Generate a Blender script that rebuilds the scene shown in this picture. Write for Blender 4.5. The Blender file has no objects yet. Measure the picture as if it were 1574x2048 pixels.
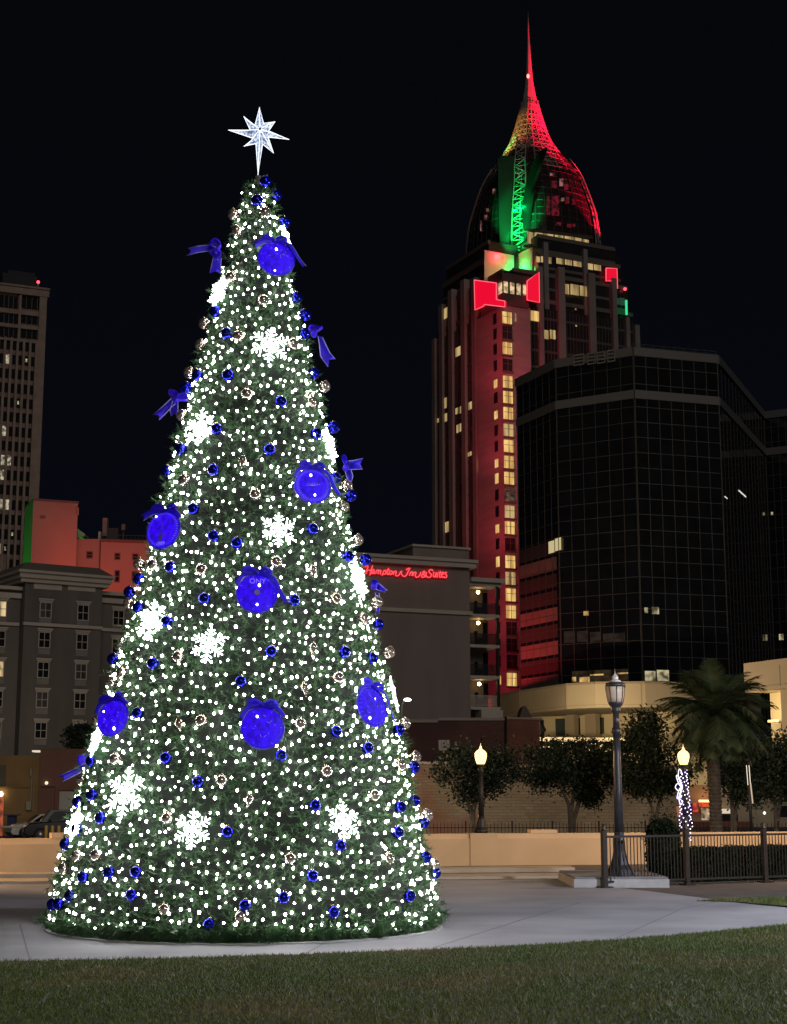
import bpy, math, random
import numpy as np
from mathutils import Vector, Matrix
R = random.Random(11)
NR = np.random.default_rng(5)
scene = bpy.context.scene
COL = scene.collection
pi, sin, cos = math.pi, math.sin, math.cos

# ------------------------------------------------------------------ camera
FPX, CXP, CYP, HC = 3100.0, 787.0, 1024.0, 1.64
PITCH = math.atan((1590 - 1024) / FPX)
SP, CP = sin(PITCH), cos(PITCH)
cam = bpy.data.cameras.new('camera')
cam.sensor_fit = 'VERTICAL'; cam.sensor_height = 36.0
cam.lens = 36.0 * FPX / 2048.0
cam.clip_start = 0.1; cam.clip_end = 5000
camo = bpy.data.objects.new('camera', cam); COL.objects.link(camo)
camo.location = (0, 0, HC); camo.rotation_euler = (pi / 2 + PITCH, 0, 0)
scene.camera = camo
EYE = Vector((0, 0, HC))

def ray(px, py):
    a = (px - CXP) / FPX; b = (CYP - py) / FPX
    return Vector((a, CP - b * SP, SP + b * CP))
def P(px, py, Y):                      # point at depth Y seen at photo pixel
    d = ray(px, py); return EYE + d * (Y / d.y)
def PZ(px, py, z):                     # point at height z seen at photo pixel
    d = ray(px, py); return EYE + d * ((z - HC) / d.z)
def PG(px, py): return PZ(px, py, 0.0)
def zY(py, Y, px=787): return P(px, py, Y).z
def proj(p):
    X, Y, Z = p[0], p[1], p[2] - HC
    zc = Y * CP + Z * SP; yc = -Y * SP + Z * CP
    return CXP + FPX * X / zc, CYP - FPX * yc / zc

# ------------------------------------------------------------------ mesh builder
ORG = {}
class MB:
    def __init__(s): s.v = []; s.f = []; s.sm = []
    def add(s, vs, fs, smooth=False):
        o = len(s.v); s.v += [tuple(v) for v in vs]
        s.f += [tuple(i + o for i in f) for f in fs]; s.sm += [smooth] * len(fs)
        return s
    def hexa(s, p):                    # 8 points: bottom ring 0-3, top ring 4-7
        return s.add(p, [(3, 2, 1, 0), (4, 5, 6, 7), (0, 1, 5, 4), (1, 2, 6, 5), (2, 3, 7, 6), (3, 0, 4, 7)])
    def box(s, x0, x1, y0, y1, z0, z1):
        return s.hexa([(x0, y0, z0), (x1, y0, z0), (x1, y1, z0), (x0, y1, z0), (x0, y0, z1), (x1, y0, z1), (x1, y1, z1), (x0, y1, z1)])
    def prism(s, poly, z0, z1):
        n = len(poly); vs = [(p[0], p[1], z0) for p in poly] + [(p[0], p[1], z1) for p in poly]
        fs = [tuple(range(n - 1, -1, -1)), tuple(range(n, 2 * n))] + [(i, (i + 1) % n, n + (i + 1) % n, n + i) for i in range(n)]
        return s.add(vs, fs)
    def slab(s, pts3, off):            # planar 3D polygon given thickness along off
        n = len(pts3); off = Vector(off)
        vs = [Vector(p) for p in pts3] + [Vector(p) + off for p in pts3]
        fs = [tuple(range(n - 1, -1, -1)), tuple(range(n, 2 * n))] + [(i, (i + 1) % n, n + (i + 1) % n, n + i) for i in range(n)]
        return s.add(vs, fs)
    def lathe(s, prof, c=(0, 0, 0), n=16, smooth=True, capt=True, capb=True):
        vs = []; fs = []
        for r, z in prof:
            for k in range(n):
                a = 2 * pi * k / n; vs.append((c[0] + r * cos(a), c[1] + r * sin(a), c[2] + z))
        for i in range(len(prof) - 1):
            for k in range(n):
                k2 = (k + 1) % n; fs.append((i * n + k, i * n + k2, (i + 1) * n + k2, (i + 1) * n + k))
        if capb: fs.append(tuple(range(n - 1, -1, -1)))
        if capt: fs.append(tuple((len(prof) - 1) * n + k for k in range(n)))
        return s.add(vs, fs, smooth)
    def tube(s, path, r, n=6, smooth=True):
        path = [Vector(p) for p in path]; m = len(path)
        rs = r if isinstance(r, (list, tuple)) else [r] * m
        vs = []; prev = None
        for i, p in enumerate(path):
            t = (path[min(i + 1, m - 1)] - path[max(i - 1, 0)])
            if t.length < 1e-9: t = Vector((0, 0, 1))
            t.normalize()
            if prev is None:
                ref = Vector((0, 0, 1)) if abs(t.z) < .9 else Vector((1, 0, 0))
                a = t.cross(ref).normalized()
            else:
                a = prev - t * prev.dot(t)
                a = a.normalized() if a.length > 1e-6 else t.orthogonal().normalized()
            prev = a; b = t.cross(a)
            for k in range(n):
                an = 2 * pi * k / n; vs.append(p + (a * cos(an) + b * sin(an)) * rs[i])
        fs = [(i * n + k, i * n + (k + 1) % n, (i + 1) * n + (k + 1) % n, (i + 1) * n + k) for i in range(m - 1) for k in range(n)]
        fs += [tuple(range(n - 1, -1, -1)), tuple((m - 1) * n + k for k in range(n))]
        return s.add(vs, fs, smooth)
    def ball(s, c, r, nu=16, nv=10, sc=(1, 1, 1)):
        prof = [(max(r * sin(pi * i / nv), 1e-5), -r * cos(pi * i / nv)) for i in range(nv + 1)]
        o = len(s.v); s.lathe(prof, (0, 0, 0), nu, True, False, False)
        for i in range(o, len(s.v)):
            v = s.v[i]; s.v[i] = (c[0] + v[0] * sc[0], c[1] + v[1] * sc[1], c[2] + v[2] * sc[2])
        return s
    def xf(s, M):
        s.v = [tuple(M @ Vector(v)) for v in s.v]; return s
    def mesh(s, name, mat, o=(0, 0, 0)):
        me = bpy.data.meshes.new(name)
        me.from_pydata([(v[0] - o[0], v[1] - o[1], v[2] - o[2]) for v in s.v], [], s.f)
        me.polygons.foreach_set('use_smooth', s.sm)
        if mat: me.materials.append(mat)
        return me
    def build(s, name, mat, parent=None, loc=None):
        o = ORG[parent.name] if parent is not None else (loc if loc is not None else (0, 0, 0))
        ob = bpy.data.objects.new(name, s.mesh(name, mat, o)); COL.objects.link(ob)
        if parent is not None: ob.parent = parent
        else: ob.location = o
        ORG[ob.name] = o
        return ob

def tag(o, label=None, cat=None, group=None, kind=None):
    if label: o['label'] = label
    if cat: o['category'] = cat
    if group: o['group'] = group
    if kind: o['kind'] = kind
    return o
def thing(name, label, cat, loc=(0, 0, 0), group=None):
    o = bpy.data.objects.new(name, None); COL.objects.link(o); o.location = loc
    o.empty_display_size = .2
    ORG[o.name] = tuple(loc); return tag(o, label, cat, group)
def inst(name, me, parent=None, M=None):   # object from shared mesh; M local matrix
    o = bpy.data.objects.new(name, me); COL.objects.link(o)
    if parent is not None: o.parent = parent
    if M is not None: o.matrix_local = M
    return o
def basis(c, x, y, z):
    M = Matrix.Identity(4)
    for i, a in enumerate((x, y, z)):
        for j in range(3): M[j][i] = a[j]
    for j in range(3): M[j][3] = c[j]
    return M

# ------------------------------------------------------------------ materials
def sock(n, *names):
    for k in names:
        if k in n.inputs: return n.inputs[k]
def mat(name, c1, c2=None, scale=5., rough=.7, metal=0., bump=0., bscale=None, spec=.5, detail=4., stretch=None, contrast=(.35, .65), emit=None, estr=0., transl=None):
    m = bpy.data.materials.new(name); m.use_nodes = True
    nt = m.node_tree; N = nt.nodes; L = nt.links
    b = N['Principled BSDF']
    b.inputs['Roughness'].default_value = rough; b.inputs['Metallic'].default_value = metal
    sock(b, 'Specular IOR Level').default_value = spec
    c = tuple(c1) + (1,)
    b.inputs['Base Color'].default_value = c
    co = None
    if c2 is not None or bump:
        tc = N.new('ShaderNodeTexCoord'); co = tc.outputs['Object']
        if stretch:
            mp = N.new('ShaderNodeMapping'); mp.inputs['Scale'].default_value = stretch
            L.new(co, mp.inputs['Vector']); co = mp.outputs['Vector']
    if c2 is not None:
        nz = N.new('ShaderNodeTexNoise'); nz.inputs['Scale'].default_value = scale; nz.inputs['Detail'].default_value = detail
        L.new(co, nz.inputs['Vector'])
        cr = N.new('ShaderNodeValToRGB'); cr.color_ramp.elements[0].position = contrast[0]; cr.color_ramp.elements[1].position = contrast[1]
        cr.color_ramp.elements[0].color = c; cr.color_ramp.elements[1].color = tuple(c2) + (1,)
        L.new(nz.outputs['Fac'], cr.inputs['Fac']); L.new(cr.outputs['Color'], b.inputs['Base Color'])
    if bump:
        n2 = N.new('ShaderNodeTexNoise'); n2.inputs['Scale'].default_value = bscale or scale * 4; n2.inputs['Detail'].default_value = 4
        L.new(co, n2.inputs['Vector'])
        bp = N.new('ShaderNodeBump'); bp.inputs['Strength'].default_value = bump; bp.inputs['Distance'].default_value = .05
        L.new(n2.outputs['Fac'], bp.inputs['Height']); L.new(bp.outputs['Normal'], b.inputs['Normal'])
    if emit is not None:
        b.inputs['Emission Color'].default_value = tuple(emit) + (1,); b.inputs['Emission Strength'].default_value = estr
    if transl is not None:
        tr = N.new('ShaderNodeBsdfTranslucent'); tr.inputs['Color'].default_value = tuple(transl) + (1,)
        mx = N.new('ShaderNodeMixShader'); mx.inputs['Fac'].default_value = .45
        L.new(b.outputs[0], mx.inputs[1]); L.new(tr.outputs[0], mx.inputs[2]); L.new(mx.outputs[0], N['Material Output'].inputs['Surface'])
    return m
def emat(name, col, strength, var=None, scale=3., lo=.2, stretch=None):   # lamps, lit windows, glow put into surfaces
    m = bpy.data.materials.new(name); m.use_nodes = True
    nt = m.node_tree; N = nt.nodes; L = nt.links
    b = N['Principled BSDF']; b.inputs['Base Color'].default_value = (.02, .02, .02, 1); b.inputs['Roughness'].default_value = .4
    b.inputs['Emission Color'].default_value = tuple(col) + (1,); b.inputs['Emission Strength'].default_value = strength
    if var is not None:
        tc = N.new('ShaderNodeTexCoord'); mp = N.new('ShaderNodeMapping')
        if stretch: mp.inputs['Scale'].default_value = stretch
        L.new(tc.outputs['Object'], mp.inputs['Vector'])
        nz = N.new('ShaderNodeTexNoise'); nz.inputs['Scale'].default_value = scale; nz.inputs['Detail'].default_value = 3
        L.new(mp.outputs['Vector'], nz.inputs['Vector'])
        cr = N.new('ShaderNodeValToRGB'); cr.color_ramp.elements[0].position = .38; cr.color_ramp.elements[1].position = .6
        cr.color_ramp.elements[0].color = tuple(x * lo for x in var) + (1,); cr.color_ramp.elements[1].color = tuple(col) + (1,)
        L.new(nz.outputs['Fac'], cr.inputs['Fac']); L.new(cr.outputs['Color'], b.inputs['Emission Color'])
    return m
def brickmat(name, c1, c2, cm, bw=.22, bh=.075, patch=None, pscale=.6, along=(1, 0, 0), rough=.85, mortar=.012, pc=(.45, .6)):
    m = bpy.data.materials.new(name); m.use_nodes = True
    nt = m.node_tree; N = nt.nodes; L = nt.links; b = N['Principled BSDF']
    b.inputs['Roughness'].default_value = rough
    tc = N.new('ShaderNodeTexCoord'); sp = N.new('ShaderNodeSeparateXYZ'); L.new(tc.outputs['Object'], sp.inputs[0])
    dt = N.new('ShaderNodeVectorMath'); dt.operation = 'DOT_PRODUCT'; dt.inputs[1].default_value = along
    L.new(tc.outputs['Object'], dt.inputs[0])
    cb = N.new('ShaderNodeCombineXYZ'); L.new(dt.outputs['Value'], cb.inputs[0]); L.new(sp.outputs[2], cb.inputs[1])
    br = N.new('ShaderNodeTexBrick'); br.inputs['Scale'].default_value = 1
    br.inputs['Brick Width'].default_value = bw; br.inputs['Row Height'].default_value = bh; br.inputs['Mortar Size'].default_value = mortar
    br.inputs['Color1'].default_value = tuple(c1) + (1,); br.inputs['Color2'].default_value = tuple(c2) + (1,); br.inputs['Mortar'].default_value = tuple(cm) + (1,)
    L.new(cb.outputs[0], br.inputs['Vector'])
    out = br.outputs['Color']
    if patch is not None:
        nz = N.new('ShaderNodeTexNoise'); nz.inputs['Scale'].default_value = pscale; nz.inputs['Detail'].default_value = 6
        L.new(tc.outputs['Object'], nz.inputs['Vector'])
        cr = N.new('ShaderNodeValToRGB'); cr.color_ramp.elements[0].position = pc[0]; cr.color_ramp.elements[1].position = pc[1]
        L.new(nz.outputs['Fac'], cr.inputs['Fac'])
        mx = N.new('ShaderNodeMix'); mx.data_type = 'RGBA'; mx.inputs[7].default_value = tuple(patch) + (1,)
        L.new(cr.outputs['Color'], mx.inputs[0]); L.new(out, mx.inputs[6]); out = mx.outputs[2]
    L.new(out, b.inputs['Base Color'])
    bp = N.new('ShaderNodeBump'); bp.inputs['Strength'].default_value = .5; bp.inputs['Distance'].default_value = .02; bp.invert = True
    L.new(br.outputs['Fac'], bp.inputs['Height']); L.new(bp.outputs['Normal'], b.inputs['Normal'])
    return m

# ------------------------------------------------------------------ facade helper
class Fac:
    def __init__(s, A, B):
        s.A = Vector((A[0], A[1], 0)); d = Vector((B[0] - A[0], B[1] - A[1], 0)); s.L = d.length; s.d = d.normalized()
        s.n = Vector((s.d.y, -s.d.x, 0))
    def pt(s, u, z, o=0.): return s.A + s.d * u + s.n * o + Vector((0, 0, z))
    def uv(s, px, py, o=0.):
        d = ray(px, py); Q = s.A + s.n * o
        t = (Q - EYE).dot(s.n) / d.dot(s.n); p = EYE + d * t
        return (p - s.A).dot(s.d), p.z
    def rect(s, x0, y0, x1, y1, o=0.):
        xm, ym = (x0 + x1) / 2, (y0 + y1) / 2
        return s.uv(x0, ym, o)[0], s.uv(x1, ym, o)[0], s.uv(xm, y1, o)[1], s.uv(xm, y0, o)[1]
    def box(s, mb, u0, u1, z0, z1, o0, o1):
        return mb.hexa([s.pt(u0, z0, o1), s.pt(u1, z0, o1), s.pt(u1, z0, o0), s.pt(u0, z0, o0), s.pt(u0, z1, o1), s.pt(u1, z1, o1), s.pt(u1, z1, o0), s.pt(u0, z1, o0)])
    def prect(s, mb, x0, y0, x1, y1, o0, o1): return s.box(mb, *s.rect(x0, y0, x1, y1, o1), o0, o1)
    def poly(s, mb, pts, o0, o1):
        q = []
        for x, y in pts:
            u, z = s.uv(x, y, o1); q.append(s.pt(u, z, o1))
        return mb.slab(q, s.n * (o0 - o1))

# ------------------------------------------------------------------ world, sun, settings
w = bpy.data.worlds.new('World'); scene.world = w; w.use_nodes = True
wn = w.node_tree.nodes; wl = w.node_tree.links
bg = wn['Background']
wtc = wn.new('ShaderNodeTexCoord'); wsp = wn.new('ShaderNodeSeparateXYZ'); wl.new(wtc.outputs['Generated'], wsp.inputs[0])
wcr = wn.new('ShaderNodeValToRGB')
wcr.color_ramp.elements[0].position = .0; wcr.color_ramp.elements[0].color = (.0025, .0029, .0060, 1)
wcr.color_ramp.elements[1].position = .45; wcr.color_ramp.elements[1].color = (.0014, .0020, .0030, 1)
wl.new(wsp.outputs[2], wcr.inputs[0]); wl.new(wcr.outputs[0], bg.inputs[0])
bg.inputs[1].default_value = 1.0
def lamp(name, kind, loc, energy, col, aim=None, size=None, spot=None, blend=.5):
    l = bpy.data.lights.new(name, kind); l.energy = energy; l.color = col
    o = bpy.data.objects.new(name, l); COL.objects.link(o); o.location = loc
    if kind == 'SUN': l.angle = size
    elif size is not None: l.shadow_soft_size = size
    if kind == 'SPOT': l.spot_size = spot; l.spot_blend = blend
    if aim is not None: o.rotation_euler = (Vector(aim) - Vector(loc)).to_track_quat('-Z', 'Y').to_euler()
    return o
lamp('city glow fill', 'SUN', (35, -75, 62), .42, (1, .92, .84), aim=(0, 60, 0), size=math.radians(25))  # soft sun lamp standing in for ambient city glow
scene.view_settings.view_transform = 'Standard'; scene.view_settings.look = 'None'
scene.view_settings.exposure = 0; scene.view_settings.gamma = 1
scene.render.engine = 'CYCLES'
cy = scene.cycles
cy.use_denoising = True
try: cy.denoiser = 'OPENIMAGEDENOISE'
except Exception: pass
cy.max_bounces = 6; cy.diffuse_bounces = 2; cy.glossy_bounces = 3; cy.transmission_bounces = 4
cy.sample_clamp_indirect = 4.0; cy.caustics_reflective = False; cy.caustics_refractive = False
cy.use_light_tree = True
# ------------------------------------------------------------------ ground, plaza, lawn
STREET = -.9
m_asph = mat('asphalt', (.045, .045, .048), (.07, .068, .066), 1.2, .85, bump=.3, bscale=40)
m_dkpave = mat('dark paving', (.075, .07, .07), (.11, .10, .10), 3, .8, bump=.3, bscale=30)
m_conc = mat('plaza concrete', (.18, .184, .21), (.345, .35, .385), .55, .75, bump=.15, bscale=25, detail=12, contrast=(.25, .70))
m_step = mat('step concrete', (.34, .29, .22), (.42, .36, .28), 1.5, .8, bump=.2)
m_joint = mat('joint', (.18, .18, .195), rough=.9)
m_soil = mat('lawn soil', (.035, .03, .018), (.055, .05, .025), 4, .95, bump=.5)
m_grass = mat('grass blades', (.085, .135, .028), (.19, .16, .065), .55, .6, detail=7, contrast=(.45, .72), spec=.3)
MB().box(-1800, 1800, -300, 3500, STREET - .5, STREET).build('street', m_asph)
bpy.data.objects['street']['kind'] = 'structure'
wall_px = [(-420, 1757), (-100, 1752), (120, 1748), (500, 1741), (870, 1733), (940, 1731.5), (1240, 1729), (1500, 1725.5), (1900, 1719)]
wall_pts = [PG(*p) for p in wall_px]
slabpoly = [(-60, -25)] + [(60, -25)] + [(60, wall_pts[-1].y)] + [(p.x, p.y + .35) for p in reversed(wall_pts)] + [(-60, wall_pts[0].y)]
MB().prism(slabpoly, STREET - .2, 0).build('pavement', m_dkpave)['kind'] = 'structure'
far_px = [(-500, 1772), (0, 1769), (120, 1768), (870, 1760.5), (1100, 1759), (1200, 1772), (1300, 1783), (1400, 1795.5), (1480, 1807), (1574, 1815), (1800, 1836)]
lawn_px = [(-420, 1937), (0, 1925), (200, 1921.5), (356, 1918.5), (600, 1911), (800, 1903.5), (997, 1895.5), (1120, 1889), (1228, 1882), (1340, 1873), (1439, 1864), (1574, 1851), (1800, 1826), (2200, 1798), (2900, 1768)]
def sheet(name, pts, z, m, parent=None, th=.003):
    mb = MB(); q = [(p.x, p.y) for p in pts]
    a = sum(q[i][0] * q[(i + 1) % len(q)][1] - q[(i + 1) % len(q)][0] * q[i][1] for i in range(len(q)))
    if a < 0: q = q[::-1]
    mb.prism(q, z - th, z); o = mb.build(name, m, parent); return o
far = [PG(*p) for p in far_px]; lw = [PG(*p) for p in lawn_px]
# smooth the lawn edge a little
def dens(pts, n=6):
    out = []
    for i in range(len(pts) - 1):
        for k in range(n): out.append(pts[i].lerp(pts[i + 1], k / n))
    return out + [pts[-1]]
lwd = dens(lw)
lwd = [Vector((p.x, p.y + .012 * sin(p.x * 9.3) + .01 * sin(p.x * 23.1 + 1), 0)) for p in lwd]
lwback = [Vector((p.x * 1.0, p.y - .15, 0)) for p in lw[:-2]]
pz = sheet('plaza', far + lwback[::-1], .004, m_conc); pz['kind'] = 'structure'
def joint(a, b, wd=.016):
    a, b = PG(*a), PG(*b); t = (b - a).normalized(); n = Vector((-t.y, t.x, 0)) * wd / 2
    sheet('joint', [a - n, b - n, b + n, a + n], .0075, m_joint, pz, .002)
joint((868, 1896), (1036, 1843)); joint((1225, 1881), (1362, 1819)); joint((1036, 1842.5), (1160, 1806)); joint((610, 1909), (655, 1884)); joint((60, 1921), (40, 1850))
joint((1362, 1818.5), (1440, 1803))
lo = sheet('lawn', lwd + [Vector((26, -8, 0)), Vector((-14, -8, 0))], .012, m_soil); lo['kind'] = 'structure'
gp = [PG(*p) for p in [(1392, 1803), (1440, 1799), (1520, 1797), (1700, 1794), (1760, 1822), (1640, 1819), (1574, 1813.5), (1480, 1805.5)]]
vg = sheet('verge', gp, .010, m_soil); vg['kind'] = 'structure'
# grass blades
def blades(region_fn, x0, x1, y0, y1, dens_, hmin, hmax, zb):
    n = int((x1 - x0) * (y1 - y0) * dens_)
    x = NR.uniform(x0, x1, n); y = NR.uniform(y0, y1, n)
    k = region_fn(x, y); x = x[k]; y = y[k]; n = len(x)
    h = NR.uniform(hmin, hmax, n); a = NR.uniform(0, 2 * pi, n); wd = NR.uniform(.003, .006, n)
    lx = NR.normal(0, .5, n) * h; ly = NR.normal(0, .5, n) * h
    v = np.zeros((n, 3, 3))
    v[:, 0, 0] = x - np.cos(a) * wd; v[:, 0, 1] = y - np.sin(a) * wd; v[:, 0, 2] = zb
    v[:, 1, 0] = x + np.cos(a) * wd; v[:, 1, 1] = y + np.sin(a) * wd; v[:, 1, 2] = zb
    v[:, 2, 0] = x + lx; v[:, 2, 1] = y + ly; v[:, 2, 2] = zb + h
    return v.reshape(-1, 3)
def npmesh(name, v, tri, m, parent=None, smooth=False):
    me = bpy.data.meshes.new(name); nf = len(tri)
    me.vertices.add(len(v)); me.vertices.foreach_set('co', v.astype(np.float32).ravel())
    me.loops.add(nf * 3); me.loops.foreach_set('vertex_index', tri.astype(np.int32).ravel())
    me.polygons.add(nf); me.polygons.foreach_set('loop_start', np.arange(0, nf * 3, 3, dtype=np.int32))
    me.update(calc_edges=True); me.materials.append(m)
    o = bpy.data.objects.new(name, me); COL.objects.link(o)
    if parent is not None: o.parent = parent; 
    ORG[o.name] = ORG[parent.name] if parent is not None else (0, 0, 0)
    return o
ex = np.array([p.x for p in lwd]); ey = np.array([p.y for p in lwd]); od = np.argsort(ex)
def in_lawn(x, y): return y < np.interp(x, ex[od], ey[od]) + NR.normal(0, .02, len(x))
gv1 = np.concatenate([blades(in_lawn, -5.2, 5.6, 10.2, 22.5, 1900, .015, .042, .011), blades(in_lawn, 5.6, 11, 11, 22.5, 700, .015, .042, .011)])
gx = np.array([p.x for p in gp]); 
def in_verge(x, y):
    q = [(p.x, p.y) for p in gp]; ins = np.zeros(len(x), bool); j = len(q) - 1
    for i in range(len(q)):
        xi, yi = q[i]; xj, yj = q[j]
        c = ((yi > y) != (yj > y)) & (x < (xj - xi) * (y - yi) / (yj - yi + 1e-12) + xi); ins ^= c; j = i
    return ins
gys = [p.y for p in gp]
gv2 = blades(in_verge, gx.min(), gx.max(), min(gys), max(gys), 900, .02, .05, .009)
gv = np.concatenate([gv1, gv2])
g = npmesh('grass', gv, np.arange(len(gv)).reshape(-1, 3), m_grass); g['kind'] = 'stuff'
tag(g, 'short dim green lawn grass in the foreground with brownish worn patches', 'grass')

# step between plaza and wall
st1 = [PG(-420, 1774), PG(0, 1768.5), PG(120, 1767.5), PG(870, 1759), PG(1150, 1756.5)]
s2 = [PG(-420, 1763), PG(0, 1758), PG(120, 1757), PG(870, 1746), PG(1150, 1743.5)]
mb = MB()
def strip(mb, a, b, z0, z1):
    for i in range(len(a) - 1):
        mb.hexa([(a[i].x, a[i].y, z0), (a[i + 1].x, a[i + 1].y, z0), (b[i + 1].x, b[i + 1].y, z0), (b[i].x, b[i].y, z0),
                 (a[i].x, a[i].y, z1), (a[i + 1].x, a[i + 1].y, z1), (b[i + 1].x, b[i + 1].y, z1), (b[i].x, b[i].y, z1)])
strip(mb, st1, [p + Vector((0, 1.2, 0)) for p in st1], -.02, .05)
mb.build('kerb', m_step)['kind'] = 'structure'
mb = MB(); strip(mb, s2, [p + Vector((0, .9, 0)) for p in s2], -.02, .09); mb.build('kerb', m_step)['kind'] = 'structure'

# ------------------------------------------------------------------ retaining wall with lamps
m_stuc = mat('tan stucco wall', (.49, .345, .195), (.56, .40, .235), .8, .85, bump=.04, bscale=30, detail=8)
m_stuc2 = mat('tan stucco coping', (.56, .40, .23), (.62, .45, .27), 1.5, .85, bump=.1)
rw = thing('retaining_wall', 'long low tan stucco wall running behind the plaza', 'wall', tuple(wall_pts[4]))
WH = .74
mb = MB(); mb2 = MB()
for i in range(len(wall_pts) - 1):
    a, b = wall_pts[i], wall_pts[i + 1]; f = Fac(a, b)
    f.box(mb, -.0, f.L, 0, WH - .115, -.30, 0); f.box(mb2, 0, f.L, WH - .115, WH, -.36, -.035)
mb.build('wall_face', m_stuc, rw); mb2.build('coping', m_stuc2, rw)
fw = Fac(wall_pts[5], wall_pts[6]); fw0 = Fac(wall_pts[4], wall_pts[6])
mb = MB(); u0, u1, _, _ = fw.rect(941, 1668, 996, 1730, .03); fw.box(mb, u0, u1, 0, WH + .01, -.5, .03); mb.build('pilaster', m_stuc, rw)
mb = MB(); u0, u1, _, _ = fw.rect(1062, 1660, 1115, 1668, 0); fw.box(mb, u0, u1, WH + .002, WH + .085, -.34, -.02); mb.build('coping_block', m_stuc2, rw)
mb = MB(); f1 = Fac(wall_pts[2], wall_pts[3]); u0, u1, _, _ = f1.rect(104, 1668, 150, 1679, 0); f1.box(mb, u0, u1, WH + .002, WH + .11, -.34, -.02); mb.build('coping_block', m_stuc2, rw)
fr = Fac(wall_pts[6], wall_pts[7])
mb = MB(); u0, u1, _, _ = fr.rect(1352, 1668, 1392, 1730, .03); fr.box(mb, u0, u1, 0, WH + .01, -.5, .03); mb.build('pilaster', m_stuc, rw)

m_iron = mat('painted iron', (.035, .037, .045), (.05, .05, .06), 6, .4, .3)
m_iron2 = mat('lamp post paint', (.042, .044, .056), (.055, .058, .07), 5, .32, .4)
m_blk = mat('black iron', (.012, .012, .013), rough=.5, metal=.2)
m_globe = emat('lit lamp globe', (1, .66, .27), 2.6)
m_gl_off = mat('frosted lamp glass', (.88, .80, .68), (.92, .84, .72), 8, .25, spec=.6, transl=(.9, .8, .65))
m_fin = mat('pale finial glass', (.55, .52, .55), rough=.2)
def smooth_loop(pts, n=4):
    pts = [Vector(p) for p in pts]; out = []; m = len(pts)
    for i in range(m - 1):
        p0, p1, p2, p3 = pts[max(i - 1, 0)], pts[i], pts[i + 1], pts[min(i + 2, m - 1)]
        for q in range(n):
            t = q / n; out.append(.5 * ((2 * p1) + (-p0 + p2) * t + (2 * p0 - 5 * p1 + 4 * p2 - p3) * t * t + (-p0 + 3 * p1 - 3 * p2 + p3) * t ** 3))
    return out + [pts[-1]]
# unlit street lamp on its plinth
m_pl = mat('plinth concrete', (.34, .34, .35), (.44, .44, .45), 3, .8, bump=.2)
a = PG(1148, 1775.5); b = PG(1339, 1775.5)
fp = Fac(a, b); pl = thing('lamp_plinth', 'low pale concrete plinth under the unlit lamp post', 'plinth', tuple(a))
mb = MB(); fp.box(mb, 0, fp.L, 0, .15, -2.7, 0); mb.build('plinth_block', m_pl, pl)
mb = MB(); fp.box(mb, .02, fp.L - .02, .153, .185, -2.68, -.02); mb.build('cap_slab', mat('plinth top', (.16, .16, .19), (.22, .22, .24), 3, .8), pl)
LP = P(1240, 1745, 29.2); LP.z = .185
def prof(pts, y0, k): return [(h * k, (y0 - y) * k) for y, h in pts]
K = 1 / 3.935 / 104.6
lt = thing('street_lamp', 'tall unlit lamp post with tapered frosted lantern on the concrete plinth', 'street lamp', tuple(LP))
mb = MB(); mb.lathe(prof([(1822, 104), (1800, 102), (1775, 92), (1740, 70), (1690, 56), (1640, 47), (1560, 42), (1540, 38), (1500, 37)], 1822, K), LP, 8, False)
mb.build('flared_base', m_iron2, lt)
mb = MB(); mb.lathe(prof([(1500, 36), (1200, 33), (900, 29), (765, 27), (764, 33), (715, 33), (714, 26), (600, 23), (592, 38), (575, 38), (565, 30), (548, 46), (532, 60), (520, 62)], 1822, K), LP, 14)
mb.build('pole', m_iron2, lt)
mb = MB(); mb.lathe(prof([(519, 56), (480, 64), (440, 69), (402, 72)], 1822, K), LP, 12, True); mb.build('lantern_glass', m_gl_off, lt)
mb = MB()
for k in range(8):
    an = 2 * pi * k / 8
    mb.tube([(LP.x + cos(an) * r * K, LP.y + sin(an) * r * K, LP.z + (1822 - y) * K) for y, r in [(519, 58), (480, 66), (440, 71), (402, 74)]], .008, 4)
mb.build('lantern_ribs', m_iron2, lt)
mb = MB(); mb.lathe(prof([(401, 78), (380, 79), (372, 68), (366, 48)], 1822, K), LP, 16); mb.build('lantern_cap', m_iron2, lt)
mb = MB(); mb.lathe(prof([(365, 44), (352, 42), (346, 25), (338, 24), (325, 26), (312, 18), (302, 5), (285, 2), (262, 1)], 1822, K), LP, 12); mb.build('finial', m_fin, lt)

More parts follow.
